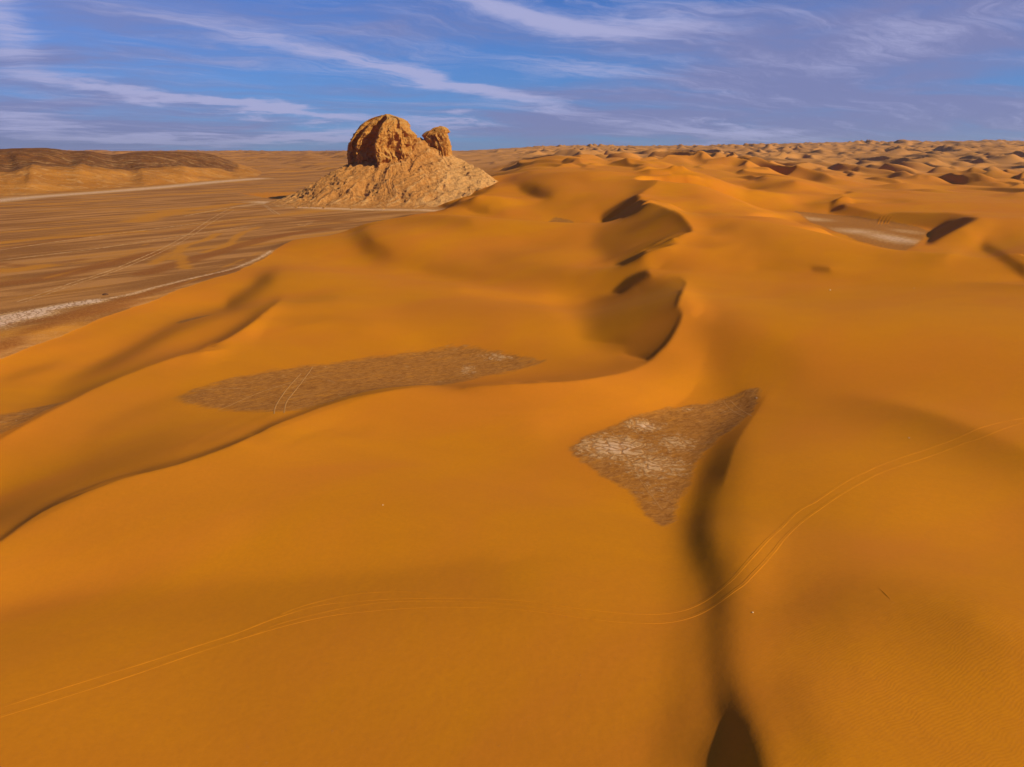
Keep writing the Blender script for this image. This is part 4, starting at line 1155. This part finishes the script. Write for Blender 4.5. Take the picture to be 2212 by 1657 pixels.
def build_butte():
    root = empty('rock_butte', (-178, 990, 0))
    tag(root, 'tan layered rock butte with a domed cliff and broad scree apron rising over the plain', 'rock butte')
    mt = rock_material('scree', True)
    mc = rock_material('cliff_rock', False)
    # ---- scree apron as one sheet
    p = np.array(TALUS_PTS, float)
    px, pz = at_depth(p[:, 0], p[:, 1], p[:, 2])
    py = p[:, 2]
    ex = []
    for a in np.linspace(0, 2 * math.pi, 28, endpoint=False):      # foot of the far side and beyond
        x = -178 + 205 * math.cos(a); y = 1010 + 140 * math.sin(a)
        if y > 1010: ex.append((x, y, -2))
    for x, y, z in ((-150, 1040, 70), (-200, 1040, 60), (-120, 1045, 62), (-230, 1040, 45), (-90, 1050, 48), (-178, 1075, 45), (-178, 1010, 62), (-60, 1060, 30), (-270, 1040, 25),
                    (-380, 900, -3), (-300, 870, -6), (-200, 865, -6), (-100, 865, -6), (-40, 870, -6), (10, 900, -3), (30, 950, -2), (-370, 960, -3), (-355, 1000, -2), (20, 1000, 6), (-5, 940, 6),
                    (-380, 1150, -4), (40, 1150, -4)):
        ex.append((x, y, z))
    ex = np.array(ex)
    cx = np.r_[px, ex[:, 0]]; cy = np.r_[py, ex[:, 1]]; cz = np.r_[pz, ex[:, 2]]
    def tps(x, y):
        r2 = (x[..., None] - cx) ** 2 + (y[..., None] - cy) ** 2
        return 0.5 * r2 * np.log(r2 + 1e-6)
    N = len(cx)
    S = 200.0
    Kk = np.zeros((N + 3, N + 3))
    sc = 1e-4
    Kk[:N, :N] = tps(cx, cy) * sc + np.eye(N) * 0.03
    Pm = np.stack([np.ones(N), cx / S, cy / S], 1)
    Kk[:N, N:] = Pm; Kk[N:, :N] = Pm.T
    w = np.linalg.solve(Kk, np.r_[cz, 0, 0, 0])
    xs = np.linspace(-385, 35, 860); ys = np.linspace(868, 1150, 560)
    X, Y = np.meshgrid(xs, ys)
    Z = np.empty(X.shape)
    for i in range(0, len(ys), 20):
        Z[i:i + 20] = tps(X[i:i + 20], Y[i:i + 20]) @ (w[:N] * sc) + w[N] + w[N + 1] * X[i:i + 20] / S + w[N + 2] * Y[i:i + 20] / S
    ax, ay = -165, 1015
    dx, dy = X - ax, Y - ay
    phi = np.arctan2(dx, -dy); rr = np.hypot(dx, dy)
    amp = sstep(-2, 14, Z)
    g = ridged(phi * 6.0 + 1.4 * fbm(X / 45, Y / 45, 3, 3), rr / 90, 71, 3)
    Z1 = Z + amp * (1.2 + 1.8 * sstep(-.2, .3, fbm(X / 60, Y / 60, 2, 33))) * (g - 0.75)
    # dipping rock ribs that cross the apron
    q1 = (X * math.cos(R(35)) + Y * math.sin(R(35))); q2 = (-X * math.sin(R(35)) + Y * math.cos(R(35)))
    ribs = ridged(q1 / 60 + 0.6 * fbm(X / 30, Y / 30, 2, 9), q2 / 15, 91, 3)
    Z1 += amp * 5.0 * (ribs - 0.7)
    # ledges: patches where the slope breaks into little cliffs
    lm = sstep(0.02, 0.30, fbm(X / 38 + 5, Y / 38, 3, 13) + 0.35 * sstep(-215, -300, X) * sstep(6, 22, Z))
    st = 4.2
    zz = Z1 / st + 0.5 * fbm(X / 28, Y / 28, 2, 14)
    fr = zz - np.floor(zz)
    led = (sstep(0.55, 0.95, fr) - fr) * st * 0.95
    Z1 += amp * lm * led
    Z1 += amp * (1.2 * fbm(X / 9, Y / 9, 4, 15, 0.65) + 0.9 * np.clip(fbm(X / 3.2, Y / 3.2, 3, 16) - 0.05, 0, 1) * (0.5 + lm * 1.5))
    crag = lm * sstep(0.5, 0.9, fr) * amp
    pale = np.clip(0.15 + 0.55 * sstep(-150, -70, X) + 0.5 * sstep(14, 4, Z) * amp + 0.5 * sstep(.6, .95, ribs), 0, 1)
    V = np.stack([X, Y, Z1], -1).reshape(-1, 3)
    o = mesh_obj('scree_slope', V, grid_faces(len(ys), len(xs))[:, ::-1], mt, attrs={'pale': pale.ravel(), 'crag': crag.ravel()})
    parent_keep(o, root)
    tag(o, 'pale ribbed scree apron around the foot of the butte')
    left = [(372, 748), (350, 748), (330, 747), (310, 751), (300, 757), (285, 765), (272, 775), (262, 788), (256, 801), (251, 816), (247.5, 832)]
    right = [(372, 904), (300, 903), (292, 899), (280, 890), (268, 882), (259, 876), (255, 868), (251.5, 856), (247.5, 842)]
    plan = [(-1, 10), (-.97, -6), (-.84, -18), (-.72, -14), (-.6, -25), (-.46, -25), (-.34, -17), (-.16, -16), (-.05, -30), (0.0, -40), (.06, -40), (.24, -34), (.44, -31), (.52, -25), (.66, -27), (.86, -20),
            (1, 0), (1, 16), (.82, 44), (.3, 58), (-.3, 60), (-.8, 44)]
    o = loft('domed_cliff', left, right, plan, 1010, [(30, 1), (84, 1.0), (97, .95), (105, .84), (111, .66), (115, .46), (117.4, .25)], 34, 5, mc, None,
             lean=[(247, .22), (258, .20), (275, .06), (300, -.08), (320, -.08), (345, 0), (362, 0)])
    parent_keep(o, root)
    left = [(345, 918), (305, 916), (298, 914), (293, 910), (289, 914), (284, 922), (278, 937), (273, 950)]
    right = [(345, 978), (320, 976), (303, 973), (292, 967), (289, 966), (286, 971), (280, 969), (275, 963), (273, 960)]
    plan = [(-1, 4), (-.8, -14), (-.3, -19), (.2, -23), (.7, -20), (1, -8), (1, 10), (.6, 24), (-.4, 26), (-.9, 16)]
    o = loft('leaning_crag', left, right, plan, 1028, [(40, 1), (86, .96), (94, .8), (99, .62), (103, .4)], 52, 25, mc, None, n=380, nl=150, rough=.45, fl=1.2)
    parent_keep(o, root)


def parent_keep(o, root):
    o.parent = root
    o.matrix_parent_inverse = mathutils.Matrix.Translation(-mathutils.Vector(root.location))


build_butte()
print('butte', round(time.time() - T0, 1))


# ------------------------------------------------------------------ wheel marks
def hit(u, v):
    """where the line of sight meets the sand"""
    u = np.asarray(u, float); v = np.asarray(v, float)
    z = np.full(u.shape, 6.0)
    for k in range(25):
        x, y = unproj(u, v, z)
        z = 0.5 * z + 0.5 * ground_z(x, y)
    return x, y, z


def ribbon(name, pts, prof, mat, lift=0.0, step=1.2, wobble=0.0, seed=0, fade=0.12):
    u, v = np.array([p[0] for p in pts], float), np.array([p[1] for p in pts], float)
    x, y, z = hit(u, v)
    c = spline(np.stack([x, y], 1), step)
    d = np.gradient(c, axis=0)
    d /= np.hypot(d[:, 0], d[:, 1])[:, None] + 1e-9
    n = np.stack([-d[:, 1], d[:, 0]], 1)
    s = np.arange(len(c)) * step
    if wobble:
        c = c + n * (wobble * fbm(s / 9, s * 0 + seed, 3, seed))[:, None]
    off = np.array([p[0] for p in prof]); hh = np.array([p[1] for p in prof])
    tt = np.linspace(0, 1, len(c))
    k = np.clip(np.minimum(tt, 1 - tt) / fade, 0, 1) * (0.75 + 0.7 * noise2(s / 4.0, s * 0 + 1.7, seed + 3))
    X = c[:, :1] + n[:, :1] * off; Y = c[:, 1:] + n[:, 1:] * off
    Zg = ground_z(X, Y)
    Z = Zg + lift + hh * np.clip(k, 0.05, 1.3)[:, None]
    Z[:, 0] = Zg[:, 0] - 0.06; Z[:, -1] = Zg[:, -1] - 0.06
    V = np.stack([X, Y, Z], -1).reshape(-1, 3)
    o = mesh_obj(name, V, grid_faces(len(c), len(off)), mat, attrs={'edge': np.repeat(np.clip(np.minimum(tt, 1 - tt) / fade, 0, 1), len(off))})
    o.data.flip_normals() if np.cross(np.r_[d[0], 0], np.r_[n[0], 0])[2] < 0 else None
    return o


def rut(w=0.6, h=0.11):
    return [(-w * .75, -0.06), (-w * .55, h * .45), (-w * .42, h), (-w * .25, .03), (0, .018), (w * .25, .03), (w * .42, h * .9), (w * .55, h * .4), (w * .75, -0.06)]


def build_tracks():
    a = lambda L: [(x * .5079, 1036.9 + y * .5079) for x, y in L]
    b = lambda L: [(1192.4 + x * .5308, 777.7 + y * .5308) for x, y in L]
    up_l = a([(-60, 984), (0, 965), (400, 840), (800, 715), (1000, 650), (1180, 582), (1350, 532), (1550, 510), (1750, 500), (2000, 499), (2212, 508)])
    up_r = b([(0, 993), (130, 1010), (350, 1030), (500, 1024), (600, 990), (700, 920), (770, 850), (860, 750), (980, 632), (1080, 570), (1180, 502), (1260, 460), (1400, 402), (1550, 352), (1750, 272), (1990, 208)])
    lo_l = a([(-60, 1024), (0, 1005), (400, 880), (800, 745), (1000, 680), (1200, 620), (1400, 575), (1600, 552), (1780, 540), (2000, 538), (2212, 548)])
    lo_r = b([(0, 1035), (200, 1055), (400, 1068), (530, 1055), (640, 1010), (740, 940), (800, 890), (900, 780), (1000, 670), (1120, 582), (1250, 502), (1350, 452), (1500, 402), (1650, 347), (1800, 292), (1990, 234)])
    g = 'wheel ruts crossing the near dunes'
    def one(pts, prof, lab, seed, **k):
        o = ribbon('wheel_rut', pts, prof, MSAND, step=0.5, wobble=0.10, seed=seed, **k)
        tag(o, lab, 'wheel rut', kind='structure')
    one(up_l + up_r[1:], rut(.5, .05), 'upper of two wheel ruts curving across the near dune', 3, fade=.02)
    one(lo_l + lo_r[1:], rut(.5, .045), 'lower of two wheel ruts curving across the near dune', 8, fade=.02)
    one(a([(1080, 622), (1180, 575), (1300, 530), (1500, 485), (1700, 472), (1850, 480)]), rut(.42, .035), 'short faint rut branching above the upper wheel rut', 12, fade=.2)
    one(a([(980, 690), (1200, 606), (1400, 555), (1600, 520), (1780, 512), (2000, 515), (2212, 530)]) + b([(150, 1040)]), rut(.42, .035), 'faint rut running between the two wheel ruts', 15, fade=.2)
    one([(1898, 1270), (1906, 1277), (1914, 1285), (1926, 1297)], rut(.16, .035), 'short scrape in the sand of the right hand dune', 21, fade=.2)
    c = lambda L: [(1693.6 + x * .1563, 414.8 + y * .1563) for x, y in L]
    for i, (t, bo) in enumerate(((1380, 1300), (1430, 1345), (1482, 1392), (1540, 1430))):
        o = ribbon('slide_track', c([(t, 306), ((t + bo) / 2 - 14, 372), (bo, 446)]), [(-.7, -.1), (-.5, .30), (-.3, .08), (.1, .04), (.3, .08), (.5, .30), (.7, -.1)], MSAND, step=1.0, seed=40 + i, fade=.15)
        tag(o, 'slide track scored down the steep sand face above the salt floor', 'slide track', kind='structure')
    # pale wheel lines pressed into the plain and the bare floors
    m, T = new_mat('pressed_track')
    P = T.node('ShaderNodeNewGeometry').outputs['Position']
    e = T.noise(P, 0.25, 6, 0.7)
    col = T.mix(T.ramp(e, .35, .65), (0.40, 0.160, 0.045), (0.64, 0.33, 0.14))
    finish(T, col, 0.95, None, 0.05)
    m2, T = new_mat('faint_track')
    P = T.node('ShaderNodeNewGeometry').outputs['Position']
    finish(T, T.mix(T.noise(P, 0.8, 6, 0.75), (0.36, 0.115, 0.016), (0.66, 0.31, 0.10)), 0.95, None, 0.05)
    def flat(w, l=.06): return [(-w / 2, -.05), (-w * .35, l), (w * .35, l), (w / 2, -.05)]
    def pale(pts, w, lab, l=.06, wob=.3, **k):
        o = ribbon('pale_track', pts, flat(w, l), m2 if l < .05 else m, step=2.0, wobble=wob, seed=int(pts[0][0]) % 50, **k)
        tag(o, lab, 'track', kind='structure')
    t1 = [(528, 443), (497, 451), (454, 474), (403, 508), (353, 535), (302, 558), (235, 585), (161, 609), (67, 642), (36, 652)]
    pale(t1, 1.1, 'pale wheel track running diagonally over the stony plain', .10)
    pale([(x + 7 * (1 + (i - 9) * -.03), y + 3.0) for i, (x, y) in enumerate(t1[1:])], 0.9, 'second pale wheel track beside the diagonal one', .10)
    pale([(-20, 543), (0, 540), (168, 516), (336, 494), (470, 478), (560, 473), (638, 473)], 2.6, 'long pale track line nearer the butte on the plain', .14)
    pale([(-20, 565), (0, 562), (202, 538), (336, 518), (470, 498), (571, 484)], 2.4, 'long pale track line nearer the dunes on the plain', .14)
    pale([(397, 467), (450, 457), (524, 444)], 3.4, 'short wide pale track end near the butte', .2)
    pale([(571, 442), (588, 453), (605, 464)], 1.8, 'pale track leaving the salt patch below the butte', .14)
    pale([(570, 444), (582, 453), (594, 462)], 1.6, 'pale twin track leaving the salt patch below the butte', .14)
    pale([(592, 894), (596, 876), (619, 841), (651, 806)], .5, 'left pale wheel line across the near brown floor', .03, .15)
    pale([(613, 892), (619, 868), (643, 837), (676, 792)], .5, 'right pale wheel line across the near brown floor', .03, .15)
    pale([(471, 886), (541, 856), (619, 829), (717, 805)], .4, 'long pale line slanting over the near brown floor', .03, .3)
    pale([(428, 844), (480, 840), (549, 838)], .35, 'short level pale line on the near brown floor', .03, .3)
    pale([(1563, 866), (1576, 882), (1609, 901)], .3, 'left curved line on the wedge shaped floor', .02, .1)
    pale([(1577, 864), (1593, 880), (1625, 899)], .3, 'right curved line on the wedge shaped floor', .02, .1)
    pale([(1385, 1040), (1431, 1101)], .22, 'straight line in the narrow end of the wedge floor', .02, .1)


build_tracks()


# ------------------------------------------------------------------ loose stones
def stone_mesh(name, seed, mat, flat=0.6):
    import bmesh
    bm = bmesh.new()
    bmesh.ops.create_icosphere(bm, subdivisions=3, radius=1.0)
    co = np.array([v.co[:] for v in bm.verts])
    rs = np.random.RandomState(seed)
    for k in range(9):                                    # cut flat facets
        d = rs.normal(size=3); d /= np.linalg.norm(d)
        h = 0.55 + 0.3 * rs.rand()
        t = co @ d
        co = co - np.outer(np.clip(t - h, 0, None), d)
    co *= 1 + 0.06 * fbm(co[:, :1] * 3 + co[:, 2:] * 2, co[:, 1:2] * 3, 3, seed)
    co *= np.array([1.0, 0.8, flat])
    for v, c in zip(bm.verts, co): v.co = c
    me = bpy.data.meshes.new(name)
    bm.to_mesh(me); bm.free()
    me.materials.append(mat)
    return me


def build_stones():
    ms, T = new_mat('pale_stone')
    P = T.node('ShaderNodeTexCoord').outputs['Object']
    n = T.noise(P, 2.5, 6, 0.7)
    finish(T, T.mix(n, (0.62, 0.40, 0.20), (0.80, 0.58, 0.34)), 0.9, None, 0.1)
    md, T = new_mat('dark_stone')
    P = T.node('ShaderNodeTexCoord').outputs['Object']
    n = T.noise(P, 2.5, 6, 0.7)
    finish(T, T.mix(n, (0.10, 0.04, 0.02), (0.17, 0.07, 0.03)), 0.9, None, 0.1)
    mb = rock_material('boulder_rock', False)
    def put(name, me, u, v, s, lab, cat, group=None, rz=0.0):
        x, y, z = [float(q) for q in hit(np.array([u]), np.array([v]))]
        o = bpy.data.objects.new(name, me); C.objects.link(o)
        o.location = (x, y, z + 0.15 * s); o.scale = (s, s, s); o.rotation_euler = (0, 0, rz)
        tag(o, lab, cat, group)
    pm = stone_mesh('stone', 3, ms)
    put('stone', pm, 1793, 627, .45, 'tiny pale stone on the broad dune left of the salt corner', 'stone')
    put('stone', pm, 1975, 623, .35, 'tiny pale stone on the soft ridge below the salt hollow', 'stone', rz=1)
    put('stone', pm, 1964, 946, .22, 'tiny pale stone on the dune above the curving wheel ruts', 'stone', rz=2)
    put('stone', pm, 1626, 1323, .16, 'tiny pale stone beside the wheel ruts right of the dark trough', 'stone', rz=3)
    put('stone', pm, 827, 1091, .18, 'tiny pale stone alone on the smooth near dune', 'stone', rz=4)
    put('stone', pm, 1634, 860, .30, 'tiny pale stone at the upper tip of the wedge floor', 'stone', rz=5)
    dm = stone_mesh('dark_rock', 9, md, .4)
    put('dark_rock', dm, 228, 637, 1.5, 'low dark rock alone on the plain beside the white salt streak', 'rock')
    bl = [stone_mesh('boulder', 20 + i, mb, .7) for i in range(4)]
    rs = np.random.RandomState(5)
    spots = [(611, 443, 1.6, 'tan boulder beyond the left tip of the scree apron, on the pale salt'), (640, 449, 2.6, 'large tan boulder below the left end of the scree apron'),
             (668, 449, 1.3, 'small tan boulder between the two large ones left of the butte'), (700, 450, 2.4, 'large tan boulder on the flat under the left half of the scree'),
             (758, 451, 1.4, 'small tan boulder on the flat straight under the left edge of the cliff'), (828, 452, 2.0, 'tan boulder on the flat straight below the prow of the cliff'),
             (893, 450, 1.7, 'tan boulder where the dune reaches the foot of the butte')]
    for i, (u, v, sz, lab) in enumerate(spots):
        put('boulder', bl[i % 4], u, v, sz, lab, 'boulder', 'boulders along the foot of the butte', rs.rand() * 6)


build_stones()

def build_haze():
    import bmesh
    m = bpy.data.materials.new('haze_air'); m.use_nodes = True
    m.node_tree.nodes.clear()
    T = NT(m.node_tree)
    v = T.node('ShaderNodeVolumePrincipled', {'Color': (0.80, 0.82, 0.95, 1), 'Density': HAZE, 'Anisotropy': 0.3})
    o = T.node('ShaderNodeOutputMaterial', {'Volume': v.outputs[0]})
    bm = bmesh.new()
    bmesh.ops.create_cube(bm, size=1)
    me = bpy.data.meshes.new('haze'); bm.to_mesh(me); bm.free()
    me.materials.append(m)
    ob = bpy.data.objects.new('haze', me); C.objects.link(ob)
    ob.scale = (72000, 72000, 520); ob.location = (0, 0, -30 + 260)
    tag(ob, 'thin haze over the desert', 'haze', kind='stuff')


HAZE = 0.000016
build_haze()
print('done', round(time.time() - T0, 1))
